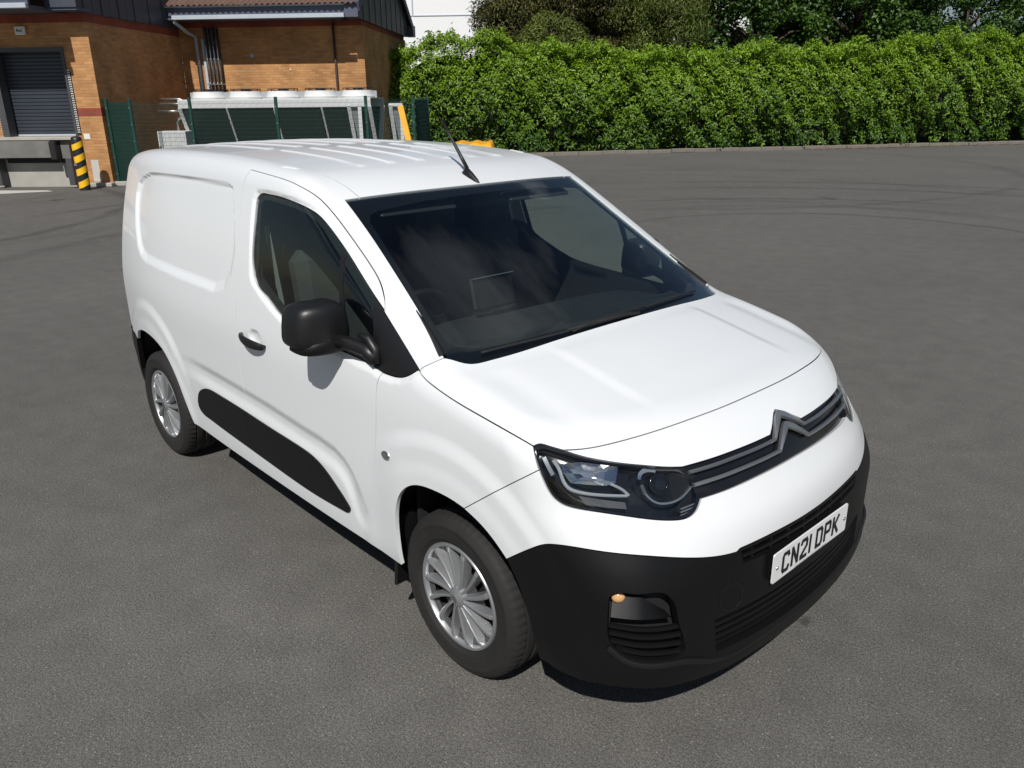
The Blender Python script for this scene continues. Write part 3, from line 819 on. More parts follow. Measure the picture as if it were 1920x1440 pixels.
# bay sign
sg = MB(); sg.box((-1.66, -0.03, 3.71), (0.26, 0.06, 0.19), bev=0.01); sgn = sg.build('bay_sign', 'sign_white', bld)
tx = MB()
def stroke(m, a, b, w, y):
    m.beam((a[0], y, a[1]), (b[0], y, b[1]), w, 0.004, up=(0, 1, 0))
for k, (a, b_) in enumerate((((-1.735, 3.68), (-1.735, 3.75)), ((-1.735, 3.75), (-1.695, 3.68)), ((-1.695, 3.68), (-1.695, 3.75)), ((-1.67, 3.68), (-1.67, 3.715)), ((-1.67, 3.715), (-1.64, 3.715)),
              ((-1.64, 3.715), (-1.64, 3.68)), ((-1.67, 3.68), (-1.64, 3.68)), ((-1.605, 3.68), (-1.605, 3.75)))):
    stroke(tx, a, b_, 0.012, -0.0615 - k * 0.0002)
tx.build('lettering', 'stripe_black', sgn)

# ---- striped bollard at the dock corner
bo = tag(empty('bollard', L(-0.25, -0.9), AZ), 'yellow and black striped steel bollard beside the brick pier', 'bollard')
b = MB(); b.lathe([(0.0, 0), (0.128, 0), (0.128, 1.18), (0.118, 1.235), (0.09, 1.265), (0.0, 1.28)], 28); b.build('post', 'stripe_black', bo, sharp=50)
for z0 in (0.10, 0.40, 0.70, 1.00):
    V = []; F_ = []
    nn = 28
    for i in range(nn + 1):
        a = 2 * math.pi * i / nn
        sl_ = 0.045 * math.sin(a + 0.6) + 0.02 * math.cos(a)
        hgt = 0.155 if z0 < 0.95 else 0.14
        for dz in (0, hgt):
            V.append((0.1305 * math.cos(a), 0.1305 * math.sin(a), z0 + sl_ + dz))
    for i in range(nn): F_.append((2 * i, 2 * i + 2, 2 * i + 3, 2 * i + 1))
    mk('yellow_band', V, F_, 'stripe_yellow', bo, smooth=True)
b = MB(); b.box((-0.06, -0.117, 0.63), (0.07, 0.012, 0.085), Matrix.Rotation(0.2, 3, 'Y')); b.build('sticker', 'dock_steel', bo)

# ---- green mesh fence round the plant
fe = tag(empty('mesh_fence', L(0, -0.1), AZ), 'dark green welded mesh fence around the refrigeration plant', 'fence')
def fence_run(p0, p1, posts, h=2.05):
    p0 = Vector(p0); p1 = Vector(p1); dv = (p1 - p0); ln = dv.length; dv.normalize()
    for t in posts:
        c = p0 + dv * t
        b = MB(); b.box((c.x, c.y, (h + 0.08) / 2), (0.07, 0.07, h + 0.08), Matrix.Rotation(math.atan2(dv.y, dv.x), 3, 'Z'), bev=0.006)
        po = b.build('post', 'fence_green', fe)
        nrm = Vector((dv.y, -dv.x, 0))
        for z in (0.3, 0.7, 1.1, 1.5, 1.9):
            q = c + nrm * 0.042
            b = MB(); b.box((q.x, q.y, z), (0.022, 0.022, 0.022)); b.build('clip', 'pipe_steel', po)
    b = MB()
    x = 0.02
    while x < ln:
        c = p0 + dv * x
        b.box((c.x, c.y, 0.06 + (h - 0.06) / 2), (0.0048, 0.0048, h - 0.06)); x += 0.030
    z = 0.08
    while z < h:
        c = p0 + dv * (ln / 2)
        b.box((c.x, c.y - 0.005, z), (ln, 0.0055, 0.0055) if abs(dv.x) > .5 else (0.0055, ln, 0.0055)); z += 0.10
    b.build('mesh_panel', 'fence_green', fe)['kind'] = 'stuff'
fence_run((0.06, 0.25, 0), (7.9, 0.25, 0), (0.02, 0.62, 2.16, 4.36, 6.62, 7.80))
fence_run((7.9, 0.30, 0), (7.9, 2.4, 0), (2.06,))
b = MB()
for i in range(56):
    b.box((0.075 + i * 0.0105, 0.262, 1.05), (0.0065, 0.006, 1.96))
b.build('gate_infill', 'fence_green', fe)['kind'] = 'stuff'
fk = MB(); fk.box((3.95, 0.25, 0.05), (8.1, 0.20, 0.12), bev=0.02); fk.build('base_kerb', 'concrete', fe)

# ---- refrigeration condenser: V bank of coils with five fans on top
co = tag(empty('condenser_unit', L(1.3, 1.5), AZ), 'white V shaped refrigeration condenser with dark coils and fans behind the fence', 'condenser')
ux = 5.2
def cpart(name, m, fn, parent=None, **kw):
    b = MB(); fn(b); return b.build(name, m, parent or co, **kw)
cpart('fan_deck', 'unit_grey', lambda b: b.box((ux / 2, 0.9, 2.165), (ux, 0.04, 0.20)))
cpart('top_frame', 'unit_white', lambda b: (b.box((ux / 2, 0.05, 1.97), (ux, 0.06, 0.22)), b.box((ux / 2, 1.75, 1.97), (ux, 0.06, 0.22)), b.box((ux / 2, 0.9, 2.07), (ux, 1.72, 0.03))))
npan = 4
for i in range(npan):
    x0 = 0.06 + i * (ux - 0.12) / npan; x1 = x0 + (ux - 0.12) / npan - 0.05
    def coil(b, x0=x0, x1=x1):
        b.add([(x0, 0.04, 1.86), (x1, 0.04, 1.86), (x1, 0.74, 0.62), (x0, 0.74, 0.62)], [(0, 3, 2, 1)])
        b.add([(x0, 1.76, 1.86), (x1, 1.76, 1.86), (x1, 1.06, 0.62), (x0, 1.06, 0.62)], [(0, 1, 2, 3)])
        b.add([(x0, 0.09, 1.86), (x1, 0.09, 1.86), (x1, 0.79, 0.62), (x0, 0.79, 0.62)], [(0, 1, 2, 3)])
    cpart('coil_panel', 'coil_dark', coil)
for i in range(npan + 1):
    x = 0.035 + i * (ux - 0.07) / npan
    w_ = 0.10 if i in (0, npan) else 0.045
    cpart('coil_rib', 'unit_white', lambda b: (b.beam((x, 0.02, 1.87), (x, 0.74, 0.60), w_, 0.05), b.beam((x, 0.74, 0.60), (x - 0.02, 0.50, 0.42), 0.05, 0.05), b.beam((x, 1.78, 1.87), (x, 1.06, 0.60), w_, 0.05)))
for x in (0.3, 2.6, 4.9):
    cpart('leg', 'unit_white', lambda b: (b.box((x, 0.9, 0.32), (0.09, 0.5, 0.64))))
for i in range(5):
    x = 0.52 + i * 1.04
    def ring(b, x=x):
        b.lathe([(0.44, 2.085), (0.46, 2.13), (0.43, 2.17), (0.42, 2.28), (0.40, 2.28), (0.40, 2.09)], 32, 'z', (x, 0.9, 0))
    fn_ = cpart('fan_cowl', 'unit_white', ring, sharp=40)
    def guard(b, x=x):
        for rr_ in (0.10, 0.20, 0.30, 0.40):
            b.lathe([(rr_ - 0.006, 2.33), (rr_ + 0.006, 2.33), (rr_ + 0.006, 2.345), (rr_ - 0.006, 2.345)], 28, 'z', (x, 0.9, 0), closed=True)
        for k in range(6):
            a = k * math.pi / 3
            b.beam((x, 0.9, 2.335), (x + 0.42 * math.cos(a), 0.9 + 0.42 * math.sin(a), 2.335), 0.012, 0.012)
            b.beam((x + 0.41 * math.cos(a), 0.9 + 0.41 * math.sin(a), 2.27), (x + 0.41 * math.cos(a), 0.9 + 0.41 * math.sin(a), 2.34), 0.02, 0.02, up=(1, 0, 0))
        b.lathe([(0.0, 2.345), (0.12, 2.345), (0.13, 2.28), (0.0, 2.27)], 16, 'z', (x, 0.9, 0))
        for k in range(5):
            a = k * 2 * math.pi / 5
            b.beam((x + 0.1 * math.cos(a), 0.9 + 0.1 * math.sin(a), 2.27), (x + 0.38 * math.cos(a + .3), 0.9 + 0.38 * math.sin(a + .3), 2.31), 0.12, 0.01)
    cpart('fan', 'dull_black', guard, fn_)
# end bracket frames at the right
for x, y in ((ux + 0.55, 0.2), (ux - 0.55, 0.2)):
    cpart('support_frame', 'unit_white', lambda b: (b.beam((x, y - 0.32, 1.90), (x + 0.02, y + 0.25, 0.55), 0.10, 0.05), b.box((x + 0.28, y - 0.30, 1.38), (0.09, 0.05, 1.0)), b.box((x + 0.14, y - 0.30, 1.90), (0.36, 0.05, 0.08))))
    cpart('cover_sheet', 'unit_grey', lambda b: b.add([(x + 0.04, y - 0.27, 1.86), (x + 0.24, y - 0.27, 1.86), (x + 0.22, y + 0.1, 0.95), (x + 0.10, y + 0.1, 0.95)], [(0, 3, 2, 1)]))
# header pipework at the left end
for i, z in enumerate((1.98, 2.10)):
    cpart('header_pipe', 'pipe_steel', lambda b: b.tube([(-0.62, 0.3 + i * 0.12, z), (-0.12, 0.3 + i * 0.12, z), (0.0, 0.3 + i * 0.12, z - 0.05), (0.02, 0.3 + i * 0.12, z - 0.35)], 0.035, 10), smooth=True)
cpart('header_pipe', 'pipe_steel', lambda b: b.tube([(-0.60, 0.1, 1.80), (0.05, 0.1, 1.80)], 0.026, 8), smooth=True)
cpart('header_pipe', 'pipe_steel', lambda b: b.tube([(0.35, 0.35, 0.88), (-0.10, 0.35, 0.88), (-0.19, 0.35, 0.92), (-0.23, 0.35, 1.02), (-0.23, 0.35, 1.52), (-0.19, 0.35, 1.60), (-0.10, 0.35, 1.62), (0.05, 0.35, 1.60)], 0.036, 10), smooth=True)
cpart('header_pipe', 'pipe_steel', lambda b: b.tube([(-0.06, 0.5, 1.70), (-0.02, 0.5, 1.5), (0.02, 0.5, 1.25)], 0.022, 8), smooth=True)
# cabinet beside the condenser
ca = tag(empty('plant_cabinet', L(0.72, 1.3), AZ), 'pale grey ribbed plant cabinet at the left end of the condenser', 'cabinet')
b = MB(); b.box((0.36, 0.35, 0.66), (0.78, 0.6, 1.26), bev=0.01); b.build('case', 'unit_white', ca)
for i in range(14):
    b = MB(); b.box((0.02 + i * 0.052, 0.045, 0.68), (0.018, 0.012, 1.15)); b.build('rib', 'unit_white', ca)
b = MB(); b.box((0.06, 0.035, 0.68), (0.085, 0.02, 1.22)); b.build('edge_strip', 'unit_grey', ca)
b = MB(); b.box((0.36, 0.35, 0.015), (0.8, 0.62, 0.03)); b.build('foot', 'dark_steel', ca)

# ---- leaning yellow plank and grit bin
pk = tag(empty('yellow_plank', L(7.75, -0.62), AZ), 'yellow painted board leaning against the green fence', 'board')
b = MB(); b.beam((0.30, 0.02, 0.015), (-0.18, 0.62, 1.88), 0.14, 0.05, up=(0, 1, 0.3)); b.build('board', 'safety_yellow', pk)
b = MB(); b.beam((0.14, 0.19, 0.62), (0.125, 0.21, 0.68), 0.145, 0.056, up=(0, 1, 0.3)); b.build('joint_strip', 'dock_steel', pk)
gb = tag(empty('grit_bin', L(9.45, -1.3), AZ), 'yellow grit bin with moulded lid in front of the hedge', 'grit bin')
b = MB()
V = []
for z, hx, hy in ((0.02, 0.40, 0.30), (0.75, 0.47, 0.37)):
    V += [(-hx, -hy, z), (hx, -hy, z), (hx, hy, z), (-hx, hy, z)]
b.add(V, [(3, 2, 1, 0), (0, 1, 5, 4), (1, 2, 6, 5), (2, 3, 7, 6), (3, 0, 4, 7), (4, 5, 6, 7)]); b.build('tub', 'safety_yellow', gb)
V = []; F_ = []
nx, ny = 24, 10
for j in range(ny + 1):
    for i in range(nx + 1):
        x = -0.52 + 1.04 * i / nx; y = -0.42 + 0.84 * j / ny
        e = min(1, (0.52 - abs(x)) / 0.08, (0.42 - abs(y)) / 0.08)
        z = 0.78 + 0.27 * math.sqrt(max(0, e)) + 0.05 * (j / ny) + 0.02 * math.sin(x * 18) * min(1, max(0, e))
        V.append((x, y, z))
for j in range(ny):
    for i in range(nx):
        a = j * (nx + 1) + i; F_.append((a, a + 1, a + nx + 2, a + nx + 1))
mk('lid', V, F_, 'safety_yellow', gb, smooth=True)
# ================================================================== the van
# Body skin as a smooth implicit surface (x forward from the front axle, y to the van's left, z up);
# every outer panel is a trimmed patch of it.
def ss(a, b, t):
    u = np.clip((t - a) / (b - a), 0, 1)
    return u * u * (3 - 2 * u)
def smax(a, b, k):
    h = np.clip(.5 + .5 * (a - b) / k, 0, 1)
    return b + (a - b) * h + k * h * (1 - h)
def smin(a, b, k): return -smax(-a, -b, k)
def spline(xs, ys):
    xs = np.array(xs, float); ys = np.array(ys, float); n = len(xs); h = np.diff(xs)
    A = np.zeros((n, n)); r = np.zeros(n); A[0, 0] = A[-1, -1] = 1
    for i in range(1, n - 1):
        A[i, i - 1] = h[i - 1]; A[i, i] = 2 * (h[i - 1] + h[i]); A[i, i + 1] = h[i]
        r[i] = 6 * ((ys[i + 1] - ys[i]) / h[i] - (ys[i] - ys[i - 1]) / h[i - 1])
    Mm = np.linalg.solve(A, r)
    def f(t):
        t = np.clip(np.asarray(t, float), xs[0], xs[-1]); i = np.clip(np.searchsorted(xs, t) - 1, 0, n - 2)
        a = xs[i + 1] - t; b = t - xs[i]; g_ = h[i]
        return (Mm[i] * a ** 3 + Mm[i + 1] * b ** 3) / (6 * g_) + (ys[i] / g_ - Mm[i] * g_ / 6) * a + (ys[i + 1] / g_ - Mm[i + 1] * g_ / 6) * b
    return f

side_z = spline([.10, .20, .30, .45, .65, .90, 1.06, 1.14, 1.30, 1.50, 1.70, 1.85], [.80, .862, .895, .910, .920, .922, .917, .907, .880, .835, .779, .735])
plan_x = spline([-3.6, -3.3, -2.8, -2.2, -1.0, -.3, .1, .4, .6, .8, 1.0], [-.150, -.100, -.034, -.008, .002, -.004, -.018, -.032, -.055, -.105, -.17])
roof_z = spline([-3.6, -3.3, -2.8, -2.2, -1.8, -1.4, -1.0, -.7], [1.735, 1.783, 1.822, 1.832, 1.828, 1.811, 1.762, 1.672])
front_x = spline([.05, .15, .22, .30, .45, .60, .72, .80, .875, .92, .98, 1.04, 1.10, 1.2], [.78, .845, .875, .898, .903, .901, .898, .878, .838, .816, .787, .749, .697, .60])
hood_z = spline([-.6, -.2, .05, .3, .5, .64, .8, 1.0], [1.30, 1.252, 1.2142, 1.160, 1.116, 1.088, 1.037, .93])

def poly_sd(poly, x, z, closed=True):
    """distance to a polyline in (x, z); negative inside a closed one"""
    P = np.array(poly, float); n = len(P)
    d2 = np.full(x.shape, 1e9); ins = np.zeros(x.shape, bool)
    for i in range(n if closed else n - 1):
        a = P[i]; b = P[(i + 1) % n]; e = b - a
        t = np.clip(((x - a[0]) * e[0] + (z - a[1]) * e[1]) / (e @ e), 0, 1)
        d2 = np.minimum(d2, (x - a[0] - t * e[0]) ** 2 + (z - a[1] - t * e[1]) ** 2)
        if closed:
            c = ((a[1] > z) != (b[1] > z))
            if e[1] != 0: ins ^= c & (x < (z - a[1]) / e[1] * e[0] + a[0])
    d = np.sqrt(d2)
    return np.where(ins, -d, d) if closed else d

WIN = [(-1.418, 1.644), (-1.406, 1.668), (-1.331, 1.675), (-1.097, 1.663), (-.979, 1.648), (-.9, 1.628), (-.837, 1.599), (-.66, 1.5), (-.458, 1.376), (-.151, 1.178),
       (-.187, 1.15), (-.23, 1.132), (-.277, 1.125), (-.342, 1.124), (-.404, 1.134), (-.85, 1.160), (-1.0, 1.174), (-1.076, 1.19), (-1.177, 1.225), (-1.257, 1.259), (-1.348, 1.305), (-1.37, 1.33), (-1.41, 1.557)]
RECESS = [(-2.905, 1.640), (-2.76, 1.672), (-2.2, 1.683), (-1.71, 1.683), (-1.665, 1.668), (-1.645, 1.635), (-1.614, 1.53), (-1.597, 1.40), (-1.615, 1.32), (-1.665, 1.265), (-1.765, 1.234), (-2.2, 1.236), (-2.72, 1.246),
          (-2.80, 1.262), (-2.86, 1.30), (-2.925, 1.40), (-2.97, 1.50), (-2.985, 1.56), (-2.965, 1.61)]
SCOOP = [(-2.30, .752), (-2.13, .761), (-1.78, .761), (-1.28, .750), (-.95, .731), (-.82, .726), (-.70, .712), (-.63, .685), (-.58, .645), (-.55, .605), (-.52, .555), (-.50, .50)]
SCOOP_IN = SCOOP + [(-.50, .30), (-2.30, .30)]

def side_w(x, z):
    w = side_z(z) + plan_x(x)
    r = np.hypot(x, z - .318)
    low = ss(.22, .42, z)
    w = w + (.011 * (1 - ss(.595, .67, r)) * ss(-.45, -.22, x) + .0035 * (1 - ss(.49, .555, r))) * low
    r = np.hypot(x + 2.77, z - .318)
    w = w + (.011 * (1 - ss(.595, .67, r)) * (1 - ss(-2.42, -2.18, x)) + .0035 * (1 - ss(.49, .555, r))) * low
    m = (x > -3.1) & (x < -1.5) & (z > 1.1) & (z < 1.78)
    if m.any():
        xm, zm = x[m], z[m]
        d = -poly_sd(RECESS, xm, zm)
        wd = .019 + .030 * (1 - ss(1.38, 1.60, zm))
        w[m] -= .017 * ss(-wd, .004, d)
    m = (x > -1.5) & (x < -.1) & (z > 1.05) & (z < 1.75)
    if m.any():
        d = poly_sd(WIN, x[m], z[m])
        w[m] -= .011 * (1 - ss(-.002, .026, d))
    m = (x > -2.4) & (x < -.4) & (z > .25) & (z < .85)
    if m.any():
        xm, zm = x[m], z[m]
        d = poly_sd(SCOOP, xm, zm, False)
        d = np.where(poly_sd(SCOOP_IN, xm, zm) < 0, d, -d)
        fade = ss(-2.35, -1.9, xm) * (1 - ss(-.62, -.51, xm) * .7)
        w[m] -= .011 * ss(-.022, .028, d) * (1 - ss(.045, .115, d)) * fade
    w = w - .016 * (1 - ss(.0, 1.0, ((x + 1.325) / .062) ** 2 + ((z - 1.055) / .042) ** 2))
    return w

RIBY = (-.41, -.245, -.082, .082, .245, .41)
def F(x, y, z):
    a = np.sqrt(y * y + 1e-6); b = a / .7
    side = (a - side_w(x, z)) * .985
    rz = roof_z(x) - .022 * b ** 2 + .004 * b ** 4
    for yc in RIBY[3:]:
        cs = 1 - ss(.016, .026, np.abs(a - yc))
        rz = rz + .006 * cs * ((1 - ss(-1.16, -1.12, x)) * ss(-1.86, -1.82, x) + (1 - ss(-1.99, -1.95, x)) * ss(-3.24, -3.20, x))
    roof = z - rz
    ws = ((z - 1.2134) + .5717 * (x - .05 + .1015 * b ** 2 + .0166 * b ** 4)) * .88
    mid = ss(.02, .12, x) * (1 - ss(.40, .58, x))
    hz = hood_z(x) - .026 * b ** 2 - .004 * b ** 4 + mid * (.006 * (1 - ss(.400, .460, a)) - .005 * np.exp(-((a - .715) / .055) ** 2))
    hood = (z - hz) * .97
    top = smax(roof, smin(hood, ws, .03), .06)
    c = a / .62
    fr = (x - front_x(z) + .101 * c ** 2 * (.75 + .25 * c ** 2) * (1 + .222 * ss(.7, .9, z) - .284 * (1 - ss(.60, .78, z)))) * .95
    rear = (-3.498 + .10 * np.clip(z - 1.15, 0, 2) ** 1.3 + .13 * ss(.0, .45, .75 - z) + .05 * a * a) - x
    f = smax(side, top, .094)
    f = smax(f, fr, .131)
    f = smax(f, rear, .148)
    return smax(f, .19 - z, .04)

def grad(P, e=4e-4):
    x, y, z = P[:, 0], P[:, 1], P[:, 2]
    g_ = np.stack([F(x + e, y, z) - F(x - e, y, z), F(x, y + e, z) - F(x, y - e, z), F(x, y, z + e) - F(x, y, z - e)], -1)
    return g_ / np.maximum(np.linalg.norm(g_, axis=-1, keepdims=True), 1e-12)

def cast(O, D, n=48):
    t = np.zeros(len(O)); act = np.ones(len(O), bool)
    for _ in range(n):
        i = np.nonzero(act)[0]
        if len(i) == 0: break
        P = O[i] + D * t[i, None]
        f = F(P[:, 0], P[:, 1], P[:, 2])
        t[i] += np.clip(f, -.15, .6) * .95
        act[i] = np.abs(f) > 1e-5
    return O + D * t[:, None]

def on_side(pts):
    """(x, z) -> points on the right flank"""
    P = np.array([(x, -1.6, z) for x, z in pts], float)
    return cast(P, np.array([0, 1.0, 0]))

def dense(pts, h=.009):
    """smooth curve through 3D points, resampled every h metres"""
    P = np.array(pts, float)
    if P.shape[1] == 2: P = on_side(P)
    d = np.r_[0, np.cumsum(np.linalg.norm(np.diff(P, axis=0), axis=1))]
    n = max(2, int(math.ceil(d[-1] / h)) + 1)
    t = np.linspace(0, d[-1], n)
    if len(P) == 2:
        return P[0] + (P[1] - P[0]) * (t / d[-1])[:, None]
    return np.stack([spline(d, P[:, k])(t) for k in range(3)], 1)

def snap(P, it=6):
    """slide points onto the skin along its normal"""
    P = np.array(P, float)
    for _ in range(it):
        P = P - grad(P) * np.clip(F(P[:, 0], P[:, 1], P[:, 2]), -.1, .1)[:, None]
    return P

def join(*edges):
    out = []
    for e in edges:
        for q in e:
            if not out or np.linalg.norm(out[-1] - q) > 1e-4: out.append(q)
    if np.linalg.norm(out[0] - out[-1]) < 1e-4: out.pop()
    return np.array(out)

def inside(poly, q):
    n = len(poly); ins = np.zeros(len(q), bool)
    for i in range(n):
        a = poly[i]; b = poly[(i + 1) % n]
        if a[1] == b[1]: continue
        c = ((a[1] > q[:, 1]) != (b[1] > q[:, 1]))
        ins ^= c & (q[:, 0] < (q[:, 1] - a[1]) / (b[1] - a[1]) * (b[0] - a[0]) + a[0])
    return ins

def panel(outline, D, h=.016, gap=.0022, flange=.016, offset=0.0, holes=(), lift=None, centre=True):
    """trimmed patch of the body skin inside a 3D outline: verts, faces, normals"""
    D = np.array(D, float); D /= np.linalg.norm(D); Nv = -D
    hv = np.array([1.0, 0, 0]) if abs(D[0]) < .8 else np.array([0, 1.0, 0])
    U = hv - Nv * (hv @ Nv); U /= np.linalg.norm(U); Vv = np.cross(Nv, U)
    O3 = np.array(outline, float)
    def uv(P): return np.stack([P @ U, P @ Vv], 1)
    q = uv(O3)
    area = 0.5 * np.sum(q[:, 0] * np.roll(q[:, 1], -1) - np.roll(q[:, 0], -1) * q[:, 1])
    if area < 0: q = q[::-1]; O3 = O3[::-1]
    mid = np.abs(O3[:, 1]) < 2e-4 if centre else np.zeros(len(O3), bool)
    if gap:
        t1 = q - np.roll(q, 1, 0); t2 = np.roll(q, -1, 0) - q
        t1 /= np.maximum(np.linalg.norm(t1, axis=1, keepdims=True), 1e-9); t2 /= np.maximum(np.linalg.norm(t2, axis=1, keepdims=True), 1e-9)
        n1 = np.stack([-t1[:, 1], t1[:, 0]], 1); n2 = np.stack([-t2[:, 1], t2[:, 0]], 1)
        nn = n1 + n2; nn /= np.maximum((nn * nn).sum(1, keepdims=True) / 2, .35)
        q0 = q
        q = np.where(mid[:, None], q, q + nn * gap)
        for i_ in np.nonzero(mid)[0]:                          # ends of the centre line keep the shut gap too
            pv, nx_ = (i_ - 1) % len(q0), (i_ + 1) % len(q0)
            if mid[pv] != mid[nx_]:
                tv = q0[pv if mid[pv] else nx_] - q0[i_]
                q[i_] = q0[i_] + tv / max(np.linalg.norm(tv), 1e-9) * gap
    # centreline edge: add points
    hl = [uv(np.array(hh, float)) for hh in holes]
    lo = q.min(0); hi = q.max(0)
    gx = np.arange(lo[0], hi[0], h); gy = np.arange(lo[1], hi[1], h * .866)
    X, Y = np.meshgrid(gx, gy); X = X + (np.arange(len(gy)) % 2)[:, None] * h * .5
    G = np.stack([X.ravel(), Y.ravel()], 1)
    G = G[inside(q, G)]
    def dist(poly):
        d2 = np.full(len(G), 1e9)
        for i in range(len(poly)):
            a = poly[i]; e = poly[(i + 1) % len(poly)] - a
            tt = np.clip(((G - a) @ e) / max(e @ e, 1e-12), 0, 1)
            d2 = np.minimum(d2, ((G - a - tt[:, None] * e) ** 2).sum(1))
        return np.sqrt(d2)
    G = G[dist(q) > h * .45]
    for hh in hl:
        k = ~inside(hh, G); G = G[k]
        G = G[dist(hh) > h * .45]
    verts = [tuple(p) for p in q]; edges = [(i, (i + 1) % len(q)) for i in range(len(q))]
    for hh in hl:
        n0 = len(verts); verts += [tuple(p) for p in hh]; edges += [(n0 + i, n0 + (i + 1) % len(hh)) for i in range(len(hh))]
    verts += [tuple(p) for p in G]
    res = delaunay_2d_cdt([Vector(p) for p in verts], edges, [], 0, 1e-7)
    W = np.array([tuple(v) for v in res[0]]); T = np.array([tuple(f) for f in res[2]])
    cen = W[T].mean(1)
    keep = inside(q, cen)
    for hh in hl: keep &= ~inside(hh, cen)
    T = T[keep]
    used = np.unique(T); rm = -np.ones(len(W), int); rm[used] = np.arange(len(used)); T = rm[T]; W = W[used]
    base = W[:, :1] * U + W[:, 1:] * Vv
    ref = O3.mean(0); t0 = ref @ D - 1.1
    P = cast(base + D * t0, D)
    Nn = grad(P)
    if centre:
        cm = np.abs(P[:, 1]) < 3e-4; P[cm, 1] = 0; Nn[cm, 1] = 0
    off = offset if lift is None else offset + lift(P)
    P = P + Nn * (np.asarray(off)[..., None] if np.ndim(off) else off)
    a = W[T[:, 1]] - W[T[:, 0]]; b = W[T[:, 2]] - W[T[:, 0]]
    fl = (a[:, 0] * b[:, 1] - a[:, 1] * b[:, 0]) < 0
    T[fl] = T[fl][:, ::-1]
    if flange:
        ee = np.concatenate([T[:, [0, 1]], T[:, [1, 2]], T[:, [2, 0]]]); key = np.sort(ee, 1)
        _, inv, cnt = np.unique(key, axis=0, return_inverse=True, return_counts=True)
        bd = ee[cnt[inv.ravel()] == 1]
        bd = bd[~((np.abs(P[bd[:, 0], 1]) < 3e-4) & (np.abs(P[bd[:, 1], 1]) < 3e-4))] if centre else bd
        n0 = len(P); nb = len(bd)
        tg = P[bd[:, 1]] - P[bd[:, 0]]; on = np.cross(tg, Nn[bd[:, 0]]); on /= np.maximum(np.linalg.norm(on, axis=1, keepdims=True), 1e-9)
        A0, B0 = P[bd[:, 0]], P[bd[:, 1]]
        A1, B1 = A0 - Nn[bd[:, 0]] * flange, B0 - Nn[bd[:, 1]] * flange
        P = np.concatenate([P, A0, B0, A1, B1]); Nn = np.concatenate([Nn, on, on, on, on])
        i = np.arange(nb) + n0
        T = np.concatenate([T, np.stack([i, i + 2 * nb, i + nb], 1), np.stack([i + nb, i + 2 * nb, i + 3 * nb], 1)])
    return P, T, Nn

def mirrored(p):
    P, T, Nn = p; s = np.array([1, -1, 1.0])
    return P * s, T[:, ::-1].copy(), Nn * s

def both(p):
    a = p; b = mirrored(p)
    return np.concatenate([a[0], b[0]]), np.concatenate([a[1], b[1] + len(a[0])]), np.concatenate([a[2], b[2]])

van = tag(empty('van', (0, 0, 0)), 'white delivery van with black lower bumper, mirrors and side strips on the tarmac', 'van')
def put(name, p, m, parent=None, label=None):
    o = mk(name, p[0], p[1], m, parent or van, smooth=True, normals=p[2])
    if label: o['label'] = label
    return o
def sides(name, p, m, parents=None):
    r_ = put(name, p, m, parents[0] if parents else None)
    l_ = put(name, mirrored(p), m, parents[1] if parents else None)
    return r_, l_

# ---- panel edges
E = {}
E['apillar'] = dense([(-.149, -.877, 1.177), (-.118, -.842, 1.198), (-.101, -.797, 1.212)])
E['wsr'] = dense([(-.101, -.797, 1.212), (-.224, -.765, 1.287), (-.458, -.722, 1.431), (-.666, -.691, 1.558), (-.875, -.669, 1.677)])
E['wst_a'] = dense([(-.875, -.669, 1.677), (-.864, -.607, 1.6815)])
E['wst_b'] = dense([(-.864, -.607, 1.6815), (-.850, -.5, 1.684), (-.835, -.365, 1.688), (-.819, -.15, 1.692), (-.815, 0, 1.692)])
E['ditch'] = dense([(-.864, -.607, 1.6815), (-.951, -.613, 1.72), (-1.062, -.634, 1.756), (-1.231, -.656, 1.782), (-1.421, -.667, 1.795), (-1.879, -.668, 1.812), (-2.4, -.66, 1.81), (-2.9, -.635, 1.79), (-3.25, -.60, 1.76), (-3.36, -.585, 1.72)], .014)
E['rear'] = dense([(-3.36, -.585, 1.72), (-3.37, -.66, 1.62), (-3.385, -.72, 1.4), (-3.395, -.75, 1.1), (-3.395, -.76, .9), (-3.395, -.76, .70)], .014)
E['rbump'] = dense([(-3.395, -.76, .70), (-3.2, -.83, .69), (-3.095, -.86, .672)])
E['rarch'] = dense([(-3.095, .672), (-3.055, .722), (-2.99, .751), (-2.911, .769), (-2.742, .778), (-2.604, .761), (-2.504, .727), (-2.432, .675), (-2.374, .603), (-2.331, .502), (-2.30, .43), (-2.27, .355)])
E['sill_r'] = dense([(-2.27, .355), (-1.9, .349), (-1.50, .346)])
E['door_r'] = dense([(-1.50, .346), (-1.495, .5), (-1.50, .65), (-1.505, .783), (-1.514, .872), (-1.517, .963), (-1.511, 1.097), (-1.507, 1.146), (-1.508, 1.28), (-1.516, 1.379), (-1.53, 1.476), (-1.541, 1.565), (-1.549, 1.667), (-1.543, 1.725), (-1.529, 1.766)])
E['door_t'] = dense([(-1.529, -.743, 1.766), (-1.345, -.748, 1.754), (-1.147, -.752, 1.736), (-1.033, -.750, 1.713), (-.953, -.746, 1.689), (-.876, -.747, 1.655), (-.785, -.752, 1.606), (-.695, -.760, 1.554), (-.607, -.769, 1.502), (-.539, -.778, 1.462), (-.477, -.791, 1.423), (-.428, -.811, 1.384), (-.403, -.826, 1.360), (-.385, -.845, 1.333)])
E['sail_t'] = dense([(-.385, -.845, 1.333), (-.269, -.860, 1.257), (-.149, -.877, 1.177)])
E['sail_b'] = dense([(-.149, 1.177), (-.187, 1.15), (-.23, 1.132), (-.277, 1.125), (-.342, 1.124)])
